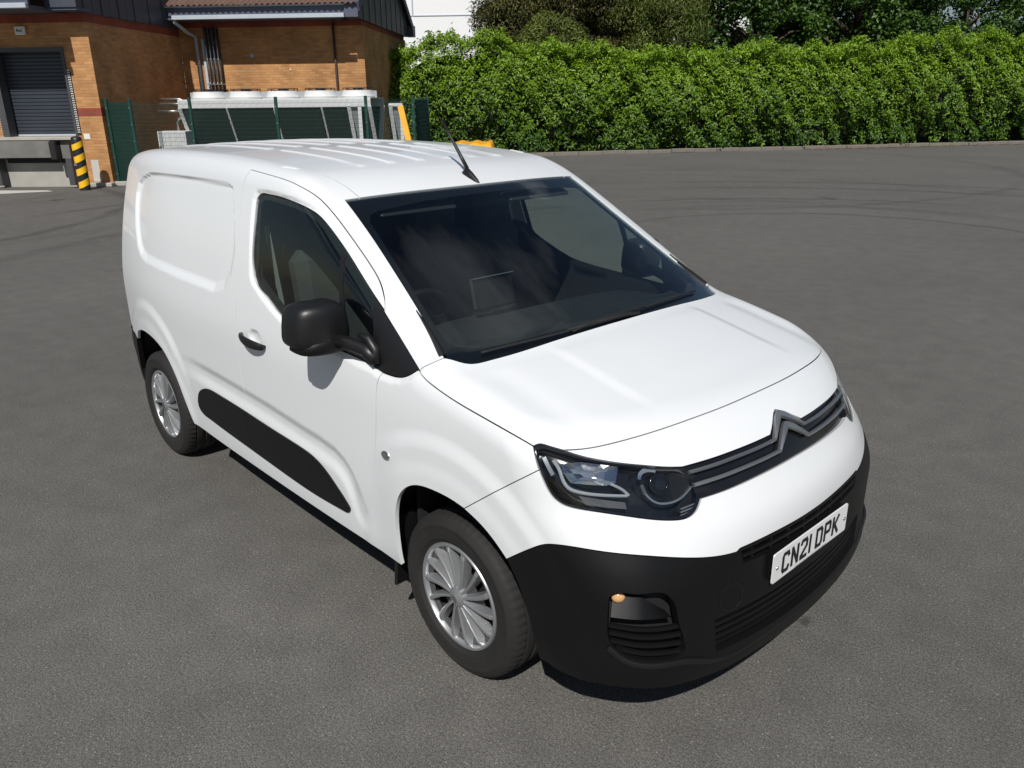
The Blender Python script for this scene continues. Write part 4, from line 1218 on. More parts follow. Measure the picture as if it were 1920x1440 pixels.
E['win_b'] = dense([(-.342, 1.124), (-.404, 1.134), (-.6, 1.146), (-.85, 1.160), (-1.0, 1.174), (-1.076, 1.19), (-1.177, 1.225), (-1.257, 1.259), (-1.345, 1.302), (-1.368, 1.326)])
E['win_r'] = dense([(-1.368, 1.326), (-1.384, 1.378), (-1.4, 1.47), (-1.411, 1.557), (-1.418, 1.630)])
E['win_t'] = dense([(-1.418, 1.630), (-1.413, 1.655), (-1.39, 1.671), (-1.331, 1.676), (-1.23, 1.674), (-1.097, 1.663), (-.979, 1.646), (-.9, 1.625), (-.837, 1.597), (-.762, 1.558), (-.66, 1.5), (-.562, 1.44), (-.458, 1.376), (-.385, 1.333)])
E['door_f'] = dense([(-.342, 1.124), (-.356, 1.087), (-.367, .985), (-.384, .845), (-.399, .686), (-.412, .519), (-.425, .369), (-.427, .346)])
E['sill_d'] = dense([(-1.50, .346), (-1.0, .344), (-.427, .346)])
E['sill_f'] = dense([(-.427, .346), (-.285, .345)])
E['farch1'] = dense([(-.285, .345), (-.285, .39), (-.284, .51), (-.270, .599), (-.237, .675), (-.192, .723), (-.134, .754), (-.032, .770), (.069, .768), (.128, .759)])
E['farch2'] = dense([(.128, .759), (.21, .729), (.277, .688), (.324, .648)])
E['farch3'] = dense([(.324, .648), (.370, .575), (.407, .48), (.428, .374), (.434, .295)])
E['fendbump'] = dense([(.128, .759), (.308, .897), (.433, .990)])
E['hoodfend'] = dense([(-.149, -.877, 1.177), (-.117, -.881, 1.160), (-.064, -.883, 1.143), (-.001, -.884, 1.129), (.087, -.883, 1.113), (.17, -.879, 1.100), (.297, -.869, 1.078), (.393, -.851, 1.053)])
E['hl_out'] = dense([(.393, -.851, 1.053), (.410, -.860, 1.028), (.433, -.866, .988)])
E['hl_low'] = dense([(.433, -.866, .988), (.457, -.864, .948), (.485, -.857, .912), (.511, -.848, .897), (.55, -.825, .888), (.607, -.779, .880), (.668, -.715, .865), (.723, -.642, .847), (.752, -.59, .838), (.768, -.555, .839), (.774, -.517, .853), (.767, -.486, .880)])
E['hl_in'] = dense([(.767, -.486, .880), (.752, -.488, .908), (.738, -.492, .935), (.717, -.501, .964), (.706, -.510, .975)])
E['hl_top'] = dense([(.706, -.510, .975), (.685, -.554, .982), (.652, -.608, .993), (.598, -.683, 1.009), (.558, -.727, 1.02), (.504, -.774, 1.035), (.468, -.797, 1.046)])
E['hl_top2'] = dense([(.468, -.797, 1.046), (.425, -.824, 1.057), (.404, -.838, 1.060), (.393, -.851, 1.053)])
E['hood_f'] = dense([(.468, -.797, 1.046), (.482, -.782, 1.047), (.556, -.647, 1.055), (.6, -.50, 1.064), (.625, -.36, 1.070), (.643, -.19, 1.074), (.648, 0, 1.076)])
E['hood_r'] = dense([(-.101, -.797, 1.212), (-.085, -.784, 1.209), (-.05, -.763, 1.200), (-.026, -.743, 1.196), (-.004, -.683, 1.198), (.012, -.60, 1.204), (.030, -.40, 1.214), (.040, -.2, 1.222), (.044, 0, 1.225)])
E['gr_t'] = join(dense([(.706, -.510, .975), (.738, -.387, .977), (.755, -.29, .979), (.767, -.186, .980), (.772, -.104, .981)]), dense([(.772, -.104, .981), (.752, -.060, 1.004), (.729, -.014, 1.027), (.724, 0, 1.031)]))
E['gr_b'] = dense([(.767, -.486, .880), (.792, -.395, .883), (.812, -.276, .888), (.825, -.134, .892), (.829, 0, .894)])
E['white_low'] = join(dense([(.324, -.899, .648), (.42, -.888, .723), (.479, -.883, .760), (.538, -.870, .776), (.648, -.809, .776), (.748, -.703, .759), (.829, -.545, .722), (.857, -.448, .706), (.864, -.417, .703)]), dense([(.864, -.417, .703), (.868, -.400, .711)]),
                      dense([(.868, -.400, .711), (.88, -.32, .711), (.891, -.203, .710), (.899, -.05, .707), (.9, 0, .707)]))
E['bump_low'] = dense([(.434, -.862, .295), (.558, -.849, .305), (.714, -.799, .318), (.809, -.682, .305), (.846, -.539, .282), (.859, -.46, .272), (.88, -.24, .262), (.883, 0, .255)])
for k_ in E:
    keep_y = np.abs(E[k_][:, 1]) < 1e-6
    E[k_] = snap(E[k_])
    E[k_][keep_y, 1] = 0
ends = {}
for k_ in E:                                                   # let edges that share an end meet exactly
    for i_ in (0, -1):
        key = next((q for q in ends if np.linalg.norm(np.array(q) - E[k_][i_]) < .006), None)
        if key is None: ends[tuple(E[k_][i_])] = E[k_][i_].copy()
        else: E[k_][i_] = ends[key]
def mid_edge(a, b, n=14):
    p = snap(np.array(a, float) + (np.array(b, float) - np.array(a, float)) * np.linspace(0, 1, n)[:, None])
    p[:, 1] = 0; p[0] = a; p[-1] = b
    return p
rv = lambda k: E[k][::-1]

D_SIDE = (0, .82, -.57); D_FLANK = (0, .97, -.24)
# body side with roof rail, windscreen pillar and rear quarter
o_side = join(E['apillar'], E['wsr'], E['wst_a'], E['ditch'], E['rear'], E['rbump'], E['rarch'], E['sill_r'], E['door_r'], E['door_t'], E['sail_t'])
sides('body_side', panel(o_side, D_SIDE, .0105, gap=.0016), 'white_paint')
sides('inner_lining', panel(o_side, D_SIDE, .045, gap=.004, flange=0, offset=-.032), 'dull_black')
o_door = join(E['door_r'], E['door_t'], rv('win_t'), rv('win_r'), rv('win_b'), E['door_f'], rv('sill_d'))
doors = sides('front_door', panel(o_door, D_FLANK, .0115, gap=.0020), 'white_paint')
o_fend = join(rv('sail_b')[::-1][::-1], E['hoodfend'], E['hl_out'], rv('fendbump'), rv('farch1'), rv('sill_f'), rv('door_f'))
sides('front_wing', panel(o_fend, (-.12, .93, -.35), .0115, gap=.0021), 'white_paint')
o_hood = join(rv('hood_r')[::-1], mid_edge(E['hood_r'][-1], E['hood_f'][-1], 50), rv('hood_f'), E['hl_top2'], rv('hoodfend'), E['apillar'])
put('bonnet', both(panel(o_hood, (-.22, .42, -.88), .013)), 'white_paint')
o_nose = join(E['hood_f'], mid_edge(E['hood_f'][-1], E['gr_t'][-1]), rv('gr_t'), E['hl_top'])
put('nose_panel', both(panel(o_nose, (-.72, .35, -.6), .010)), 'white_paint')
o_bup = join(rv('gr_b')[::-1], mid_edge(E['gr_b'][-1], E['white_low'][-1]), rv('white_low'), rv('farch2'), E['fendbump'], E['hl_low'])
put('front_bumper', both(panel(o_bup, (-.68, .70, -.25), .011, gap=.0010)), 'white_paint')

# black lower bumper with its openings
FOG = dense([(.688, -.826, .636), (.697, -.817, .655), (.74, -.775, .657), (.798, -.694, .647), (.812, -.668, .615), (.822, -.644, .527), (.832, -.621, .412), (.79, -.72, .415), (.743, -.782, .432), (.697, -.819, .478), (.688, -.827, .549)], .012)
FOG = np.vstack([FOG, dense([FOG[-1], FOG[0]], .012)[1:-1]])
LOW = join(dense([(.858, -.500, .488), (.88, -.25, .478), (.886, 0, .474), (.88, .12, .475)]), dense([(.88, .12, .475), (.88, .12, .345)]), dense([(.88, .12, .345), (.886, 0, .344), (.88, -.25, .350), (.863, -.487, .362)]), dense([(.863, -.487, .362), (.858, -.500, .488)]))
TOPG = join(dense([(.868, -.395, .698), (.89, -.2, .697), (.899, 0, .694), (.89, .12, .696)]), dense([(.89, .12, .696), (.89, .12, .640)]), dense([(.89, .12, .640), (.899, 0, .640), (.89, -.2, .643), (.870, -.380, .652)]), dense([(.870, -.380, .652), (.868, -.395, .698)]))
o_blow = join(E['white_low'], mid_edge(E['white_low'][-1], E['bump_low'][-1], 44), rv('bump_low'), rv('farch3'))
def low_lift(P):
    a = np.abs(P[:, 1])
    return .010 * ss(.40, .30, P[:, 2]) * ss(.45, .55, P[:, 0]) + .012 * np.exp(-((P[:, 2] - .70) / .03) ** 2) * ss(.45, .6, a) * ss(.5, .62, P[:, 0]) * 0
bl = put('bumper_skirt', both(panel(o_blow, (-.66, .74, -.05), .010, flange=.03, holes=(FOG, LOW, TOPG), lift=low_lift)), 'black_plastic', label='matt black lower bumper skirt')

# trim behind the openings
def ribbon(path, w, t, m, name, parent, ridge=0.0, nrm=None, smooth=False):
    """flat bar along a path on the skin: width w (per point), height t off the skin, with a ridge along its middle"""
    P = np.array(path, float); n = len(P)
    N0 = grad(P) if nrm is None else nrm
    T0 = np.gradient(P, axis=0); T0 /= np.linalg.norm(T0, axis=1, keepdims=True)
    B = np.cross(N0, T0); B /= np.linalg.norm(B, axis=1, keepdims=True)
    w = np.broadcast_to(w, n)[:, None]
    rows = [P - B * w / 2 - N0 * .004, P - B * w * .44 + N0 * t, P + N0 * (t + ridge), P + B * w * .44 + N0 * t, P + B * w / 2 - N0 * .004]
    V = np.stack(rows, 1).reshape(-1, 3); F_ = []
    for i in range(n - 1):
        for k in range(4):
            a = i * 5 + k; F_.append((a, a + 5, a + 6, a + 1))
    F_ += [(0, 1, 2, 3, 4), tuple((n - 1) * 5 + k for k in (4, 3, 2, 1, 0))]
    o = mk(name, V, F_, m, parent or van)
    if smooth:
        o.data.polygons.foreach_set('use_smooth', np.ones(len(o.data.polygons), bool)); o.data.set_sharp_from_angle(angle=R(50))
    return o
def mirror_path(p): return np.vstack([p, (p * np.array([1, -1, 1]))[::-1][1:]])

# upper grille and emblem bars
o_gr = join(E['gr_t'], mid_edge(E['gr_t'][-1], E['gr_b'][-1]), rv('gr_b'), E['hl_in'])
grille = put('grille', both(panel(o_gr, (-.85, .3, -.35), .010, gap=-.004, flange=.0, offset=-.016)), 'gloss_black')
def onto(pts, D=(-.85, 0, -.5), back=.6):
    P = np.array(pts, float); D = np.array(D, float); D /= np.linalg.norm(D)
    return cast(P - D * back, D)
def bar(zs, ch_top, name):
    half = [(.0, -.500, zs[0]), (.0, -.39, zs[1]), (.0, -.30, zs[2]), (.0, -.20, zs[3]), (.0, -.098, zs[4])]
    xs = [.72, .75, .765, .778, .785]
    a = dense([(x, p[1], p[2]) for x, p in zip(xs, half)])
    b = dense([(.785, -.098, zs[4]), (.76, -.052, (zs[4] + ch_top) / 2 + .003), (.735, -.010, ch_top - .004), (.733, 0, ch_top)])
    p = onto(mirror_path(join(a, b)))
    ay = np.abs(p[:, 1])
    w = .0125 + .0145 * (1 - ss(.012, .100, ay))
    w = np.where(ay < .02, w * .95, w)
    ribbon(p, w, .007, 'satin_chrome', name, grille, ridge=.005)
bar((.957, .960, .962, .963, .966), 1.017, 'emblem_bar')
bar((.909, .913, .915, .917, .919), .967, 'emblem_bar')

# lower openings: backing and slats
def back_panel(name, out, D, off, m, parent, h=.03):
    return put(name, both(panel(out, D, h, gap=-.01, flange=0, offset=off)), m, parent)
lowc = join(dense([(.858, -.500, .488), (.88, -.25, .478), (.886, 0, .474)]), mid_edge((.886, 0, .474), (.886, 0, .344), 8), dense([(.886, 0, .344), (.88, -.25, .350), (.863, -.487, .362)]), dense([(.863, -.487, .362), (.858, -.500, .488)]))
back_panel('opening_backing', lowc, (-1, .15, 0), -.055, 'dull_black', bl)
topc = join(dense([(.868, -.395, .698), (.89, -.2, .697), (.899, 0, .694)]), mid_edge((.899, 0, .694), (.899, 0, .640), 5), dense([(.899, 0, .640), (.89, -.2, .643), (.870, -.380, .652)]), dense([(.870, -.380, .652), (.868, -.395, .698)]))
back_panel('opening_backing', topc, (-1, .15, 0), -.03, 'dull_black', bl)
for z in (.372, .397, .422, .447, .470):
    p = onto(mirror_path(dense([(.86, -.497, z + .008), (.88, -.25, z), (.886, 0, z - .003)])), (-1, 0, 0))
    ribbon(p - grad(p) * .016, .013, .004, 'black_plastic', 'grille_slat', bl)
p = onto(mirror_path(dense([(.87, -.385, .676), (.89, -.2, .671), (.899, 0, .668)])), (-1, 0, 0))
ribbon(p - grad(p) * .006, .012, .004, 'black_plastic', 'grille_slat', bl)
for y in (-.34, -.24, -.14, -.04, .06, .16, .26, .36):
    p = onto(dense([(.88, y, .692), (.88, y + .002, .648)]), (-1, 0, 0))
    ribbon(p - grad(p) * .008, .010, .003, 'black_plastic', 'grille_slat', bl)
# towing-eye cover, a fine groove
tc_ = onto(dense([(.862, -.481, .589), (.875, -.402, .581), (.877, -.393, .506), (.865, -.468, .513), (.862, -.481, .589)], .01), (-1, 0, 0))
ribbon(tc_ + grad(tc_) * .0005, .0035, .0012, 'satin_plastic', 'tow_eye_cover', bl)
# corner pockets: dark liner, indicator, shelf and slats
fogp = join(FOG)
for side in (1, -1):
    fix = (lambda P: P) if side == 1 else (lambda P: P * np.array([1, -1, 1]))
    lin = panel(fogp, (-.66, .74, 0), .02, gap=-.012, flange=0, offset=-.055, centre=False)
    if side == -1: lin = mirrored(lin)
    pk_ = put('bumper_pocket', lin, 'dull_black', bl)
    sh_top = onto(np.array([(.696, -.822, .571), (.75, -.765, .567), (.813, -.670, .556)]), (-.66, .74, 0))
    a = dense(sh_top, .012); na = grad(a)
    top_z = np.interp(np.linspace(0, 1, len(a)), [0, .25, .5, 1], [.045, .058, .058, .004])
    b2 = a - na * .038 + np.array([0, 0, 1.0]) * top_z[:, None]
    V = np.concatenate([a - na * .004, b2, a - na * .05 - np.array([0, 0, .012])]); n = len(a)
    Fq = [(i, i + 1, n + i + 1, n + i) for i in range(n - 1)] + [(2 * n + i, 2 * n + i + 1, i + 1, i) for i in range(n - 1)]
    if side == -1: Fq = [q[::-1] for q in Fq]
    mk('pocket_shelf', fix(V), Fq, 'black_plastic', pk_, smooth=True).data.set_sharp_from_angle(angle=R(40))
    for (z0, z1, xa) in ((.536, .509, .690), (.509, .478, .692), (.480, .447, .700), (.455, .417, .722)):
        p = dense(onto(np.array([(xa, -.823, z0), (.765, -.76, (z0 + z1) / 2 + .004), (.829, -.632, z1)]), (-.66, .74, 0)), .012)
        ribbon(fix(p - grad(p) * .012), .014, .006, 'black_plastic', 'pocket_slat', pk_, nrm=fix(grad(p)))
    am = MB()
    c0 = cast(np.array([(.712, -.810, .628)]) - np.array([-.66, .74, 0]) * .5, np.array([-.66, .74, 0]) / np.linalg.norm([-.66, .74, 0]))[0]
    c0 = c0 - grad(c0[None])[0] * .034
    V = []; nseg, nr = 14, 5
    for j in range(nr + 1):
        ph = j / nr * math.pi / 2
        for i in range(nseg):
            a_ = 2 * math.pi * i / nseg
            V.append((c0[0] + .016 * math.cos(a_) * math.cos(ph) + .008 * math.sin(ph), c0[1] + .014 * math.cos(a_) * math.cos(ph) - .012 * math.sin(ph), c0[2] + .019 * math.sin(a_) * math.cos(ph)))
    Fq = [(j * nseg + i, j * nseg + (i + 1) % nseg, (j + 1) * nseg + (i + 1) % nseg, (j + 1) * nseg + i) for j in range(nr) for i in range(nseg)]
    mk('indicator_lamp', fix(np.array(V)), Fq, 'amber', pk_, smooth=True)
lip = onto(mirror_path(dense([(.69, -.822, .462), (.70, -.815, .452), (.735, -.79, .420), (.80, -.70, .393), (.836, -.609, .377), (.861, -.494, .332), (.88, -.25, .318), (.886, 0, .313)])), (-.9, 0, 0))
ribbon(lip, .022, .007, 'satin_plastic', 'bumper_lip', bl, ridge=.004, smooth=True)

# ---- roof with raised ribs, windscreen with black border
o_roof = join(E['wst_b'], mid_edge(E['wst_b'][-1], (-3.38, 0, 1.765), 180), dense([(-3.38, 0, 1.765), (-3.38, -.3, 1.76), (-3.36, -.585, 1.72)]), rv('ditch'))
put('roof', both(panel(o_roof, (-.05, .12, -1), .0125, gap=.0025)), 'white_paint')
put('roof_lining', both(panel(o_roof, (-.05, .12, -1), .06, gap=.004, flange=0, offset=-.035)), 'dull_black')
o_ws = join(E['wsr'], E['wst_a'], E['wst_b'], mid_edge(E['wst_b'][-1], E['hood_r'][-1], 70), rv('hood_r'))
D_WS = (-.45, .2, -.87)
wsn = put('windscreen', both(panel(o_ws, D_WS, .02, gap=.003, flange=.004, offset=-.003)), 'screen_glass')
FRIT = np.array([(.012, .1, 1.241), (.012, 0, 1.241), (.005, -.115, 1.24), (-.012, -.32, 1.236), (-.038, -.517, 1.232), (-.062, -.62, 1.231), (-.095, -.695, 1.233), (-.125, -.728, 1.241), (-.16, -.742, 1.256), (-.254, -.731, 1.313), (-.424, -.699, 1.417), (-.6, -.67, 1.524), (-.735, -.648, 1.606), (-.768, -.625, 1.628), (-.778, -.58, 1.637), (-.775, -.3, 1.652), (-.768, 0, 1.656), (-.768, .1, 1.656)])
fr_ = panel(o_ws, D_WS, .03, gap=.003, flange=0, offset=-.008, holes=(FRIT,))
put('windscreen_border', both(fr_), 'gloss_black', wsn)
put('cowl', both(panel(join(E['hood_r'], dense([(.044, 0, 1.225), (-.01, 0, 1.255)]), dense([(-.01, 0, 1.255), (-.03, -.3, 1.25), (-.07, -.6, 1.24), (-.14, -.76, 1.235), (-.101, -.797, 1.212)])), (-.3, .1, -.95), .03, gap=-.004, flange=0, offset=-.03)), 'dull_black')
# wipers parked along the foot of the screen
for pts_ in ([(.020, -.28, 1.226), (.022, -.02, 1.231), (.0, .30, 1.229), (-.045, .60, 1.219)], [(.036, .10, 1.229), (.028, -.10, 1.227), (.005, -.40, 1.219), (-.045, -.68, 1.209)]):
    p = onto(dense(pts_, .03), (-.5, 0, -.87)) ; nn = grad(p)
    b = MB(); b.tube([tuple(q) for q in p + nn * .008], [.005] * len(p), 6); wp = b.build('wiper_blade', 'dull_black', van, smooth=True)
    b = MB(); b.tube([tuple(p[0] + nn[0] * .002), tuple(p[3] + nn[3] * .016), tuple(p[len(p) // 2] + nn[len(p) // 2] * .014)], [.008, .007, .005], 6); b.build('wiper_arm', 'dull_black', wp, smooth=True)
# corner finishers at the foot of the pillars
fin = dense([(-.305, -.758, 1.335), (-.2, -.775, 1.272), (-.112, -.796, 1.217)])
for s_ in (1, -1):
    p = fin * np.array([1, s_, 1]); ribbon(p, np.linspace(.004, .030, len(p)), .004, 'satin_plastic', 'pillar_finisher', van, ridge=.004)

# ---- side glass, divider, corner panel
SAIL = [(-.463, 1.377), (-.385, 1.333), (-.149, 1.177), (-.187, 1.15), (-.23, 1.132), (-.277, 1.125), (-.342, 1.124), (-.40, 1.134), (-.412, 1.25)]
o_win = join(E['sail_t'][::-1], rv('win_t'), rv('win_r'), rv('win_b'), rv('sail_b'))[::-1]
o_win = join(E['win_b'], E['win_r'], E['win_t'], E['sail_t'], E['sail_b'])
sides('door_window', panel(o_win, D_FLANK, .025, gap=.002, flange=0, offset=-.007, centre=False), 'side_glass', doors)
seal_hole = on_side([(-1.388, 1.632), (-1.372, 1.648), (-1.331, 1.653), (-1.097, 1.640), (-.985, 1.624), (-.91, 1.605), (-.85, 1.577), (-.70, 1.488), (-.470, 1.345), (-.430, 1.30), (-.425, 1.158), (-.85, 1.184), (-1.0, 1.199), (-1.066, 1.212), (-1.165, 1.247), (-1.25, 1.283), (-1.325, 1.32), (-1.345, 1.345), (-1.378, 1.557)])
seal_hole = np.vstack([dense([seal_hole[i], seal_hole[(i + 1) % len(seal_hole)]], .015)[:-1] for i in range(len(seal_hole))])
sides('window_seal', panel(o_win, D_FLANK, .02, gap=.0, flange=0, offset=-.010, holes=(seal_hole,), centre=False), 'dull_black', doors)
sail = np.vstack([dense(on_side([SAIL[i], SAIL[(i + 1) % len(SAIL)]]), .012)[:-1] for i in range(len(SAIL))])
sides('corner_panel', panel(sail, D_FLANK, .02, gap=.002, flange=.01, offset=-.0005, centre=False), 'satin_plastic')
dv_ = [(-.700, 1.498), (-.672, 1.498), (-.598, 1.150), (-.622, 1.150)]
dvp = np.vstack([dense(on_side([dv_[i], dv_[(i + 1) % 4]]), .02)[:-1] for i in range(4)])
sides('window_divider', panel(dvp, D_FLANK, .02, gap=0, flange=.01, offset=-.004, centre=False), 'satin_plastic', doors)
# door inner trim
tr_ = [(-1.49, .40), (-.43, .40), (-.36, 1.13), (-.42, 1.155), (-.85, 1.180), (-1.05, 1.203), (-1.24, 1.278), (-1.34, 1.325), (-1.36, 1.38), (-1.49, 1.39)]
trp = np.vstack([dense(on_side([tr_[i], tr_[(i + 1) % len(tr_)]]), .04)[:-1] for i in range(len(tr_))])
sides('door_trim', panel(trp, D_FLANK, .05, gap=0, flange=0, offset=-.030, centre=False), 'dash_plastic', doors)
# black protective strips low on the doors
STRIP = [(-2.127, .539), (-2.105, .575), (-2.07, .607), (-1.996, .640), (-1.93, .652), (-1.84, .654), (-1.603, .651), (-1.225, .638), (-.973, .630), (-.89, .622), (-.837, .609), (-.769, .578), (-.694, .528), (-.635, .482), (-.622, .462), (-.632, .447), (-.675, .436), (-.87, .427), (-1.202, .432), (-1.574, .447), (-1.9, .460), (-2.03, .466), (-2.10, .476), (-2.13, .50)]
st3 = dense(STRIP + [STRIP[0]], .012)[:-1]
SPLIT = (-1.503,)
def strip_lift(P):
    return -.004 * (1 - ss(.0, .02, -poly_sd(STRIP, P[:, 0], P[:, 2]))) - .004 * (1 - ss(.0, .003, np.abs(P[:, 0] - SPLIT[0])))
sides('side_strip', panel(st3, D_FLANK, .010, gap=0, flange=.02, offset=.010, lift=strip_lift, centre=False), 'black_plastic')
# handles
for s_, dr_ in ((1, doors[0]), (-1, doors[1])):
    c = on_side([(-1.435, 1.052), (-1.40, 1.050), (-1.33, 1.045), (-1.26, 1.040), (-1.215, 1.036)])
    p = dense(c, .012) * np.array([1, s_, 1]); n = len(p)
    u = np.linspace(0, 1, n)
    hgt = .012 + .030 * np.sin(np.pi * np.clip(u, 0, 1)) ** .6
    w = .014 + .016 * np.sin(np.pi * u) ** .5
    V = []; Fq = []
    k = 10
    for i in range(n):
        for j in range(k):
            a_ = 2 * math.pi * j / k
            V.append((p[i][0], -s_ * (.916 + hgt[i]) - s_ * .010 * math.cos(a_), p[i][2] + w[i] * .75 * math.sin(a_)))
    for i in range(n - 1):
        for j in range(k):
            Fq.append((i * k + j, i * k + (j + 1) % k, (i + 1) * k + (j + 1) % k, (i + 1) * k + j))
    Fq += [tuple(range(k)), tuple(range((n - 1) * k, n * k))[::-1]]
    if s_ < 0: Fq = [q[::-1] for q in Fq]
    mk('door_handle', V, [q[::-1] for q in Fq], 'satin_plastic', dr_, smooth=True)
# side repeaters on the wings
for s_ in (1, -1):
    c = on_side([(-.311, .815)])[0]
    b = MB()
    for j in range(5):
        pass
    V = []; nseg = 18
    for (rr_, hh) in ((1.0, 0.0), (1.0, .004), (.82, .007), (.78, .005), (.4, .009), (.0, .010)):
        for i in range(nseg):
            a_ = 2 * math.pi * i / nseg
            V.append((c[0] + .026 * rr_ * math.cos(a_), s_ * (c[1] - .0005 - hh), c[2] + .017 * rr_ * math.sin(a_)))
    Fq = [(j * nseg + i, j * nseg + (i + 1) % nseg, (j + 1) * nseg + (i + 1) % nseg, (j + 1) * nseg + i) for j in range(5) for i in range(nseg)]
    mk('side_repeater', V, Fq if s_ > 0 else [q[::-1] for q in Fq], 'chrome', van, smooth=True)
# roof-bar plug covers
for s_ in (1, -1):
    p = np.array([(-1.335, -.683, 1.786), (-1.235, -.664, 1.781)]) * np.array([1, s_, 1])
    p = cast(dense(p, .02) + np.array([0, 0, .4]), np.array([0, 0, -1.0])); ribbon(p, .022, .003, 'white_paint', 'roof_plug', van)

# ---- rear: doors, bumper, lamps
rd = join(dense([(-3.38, 0, 1.765), (-3.38, -.3, 1.76), (-3.36, -.585, 1.72)], .02), E['rear'], dense([(-3.395, -.76, .70), (-3.47, -.62, .62), (-3.49, -.5, .60), (-3.5, 0, .59)], .02), mid_edge((-3.5, 0, .59), (-3.38, 0, 1.765), 40))
sides('rear_door', panel(rd, (.86, .45, -.2), .03, gap=.003), 'white_paint')
rb = np.vstack([dense([a, b], .02)[:-1] for a, b in zip([(-3.095, -.86, .672), (-3.2, -.83, .69), (-3.395, -.76, .70), (-3.49, -.55, .57), (-3.5, 0, .57), (-3.46, 0, .28), (-3.42, -.6, .28), (-3.15, -.84, .30), (-3.185, -.85, .45)],
     [(-3.2, -.83, .69), (-3.395, -.76, .70), (-3.49, -.55, .57), (-3.5, 0, .57), (-3.46, 0, .28), (-3.42, -.6, .28), (-3.15, -.84, .30), (-3.185, -.85, .45), (-3.095, -.86, .672)])])
put('rear_bumper', both(panel(rb, (.7, .71, 0), .03, offset=.006, flange=.03)), 'black_plastic')
tl_ = np.vstack([dense([a, b], .02)[:-1] for a, b in zip([(-3.47, -.66, 1.35), (-3.41, -.74, 1.33), (-3.42, -.74, .86), (-3.48, -.68, .86)], [(-3.41, -.74, 1.33), (-3.42, -.74, .86), (-3.48, -.68, .86), (-3.47, -.66, 1.35)])])
sides('tail_lamp', panel(tl_, (.75, .66, 0), .02, gap=0, offset=.003, centre=False), 'lamp_red')

# ---- underside and wheel housings
b = MB(); b.box((-1.3, 0, .32), (4.2, 1.16, .16)); b.box((-1.31, 0, .325), (1.86, 1.60, .06)); b.box((.62, 0, .40), (.30, 1.2, .30)); b.box((-3.2, 0, .42), (.36, 1.3, .22)); b.build('underbody', 'dull_black', van)
b = MB(); b.box((.35, 0, .70), (.75, 1.05, .5)); b.build('engine_cover', 'dull_black', van)
for cx in (0.02, -2.765):
    for s_ in (-1, 1):
        prof = []
        V = []; Fq = []
        n = 26
        for i in range(n + 1):
            a_ = math.radians(2 + 176 * i / n)
            hx, hz_ = cx + .485 * math.cos(a_), .318 + .470 * math.sin(a_)
            ow = float(side_z(hz_) + plan_x(hx)) - .022
            for y in (ow, .56):
                V.append((hx, s_ * y, hz_))
        for i in range(n): Fq.append((2 * i, 2 * i + 1, 2 * i + 3, 2 * i + 2))
        Fq.append(tuple(2 * i + 1 for i in range(n + 1)))
        mk('wheel_housing', V, Fq, 'dull_black', van)
for s_ in (-1, 1):
    b = MB(); b.box((-.355, s_ * .80, .37), (.018, .17, .34), Matrix.Rotation(.12, 3, 'Y'), bev=.006); b.build('mud_flap', 'satin_plastic', van)

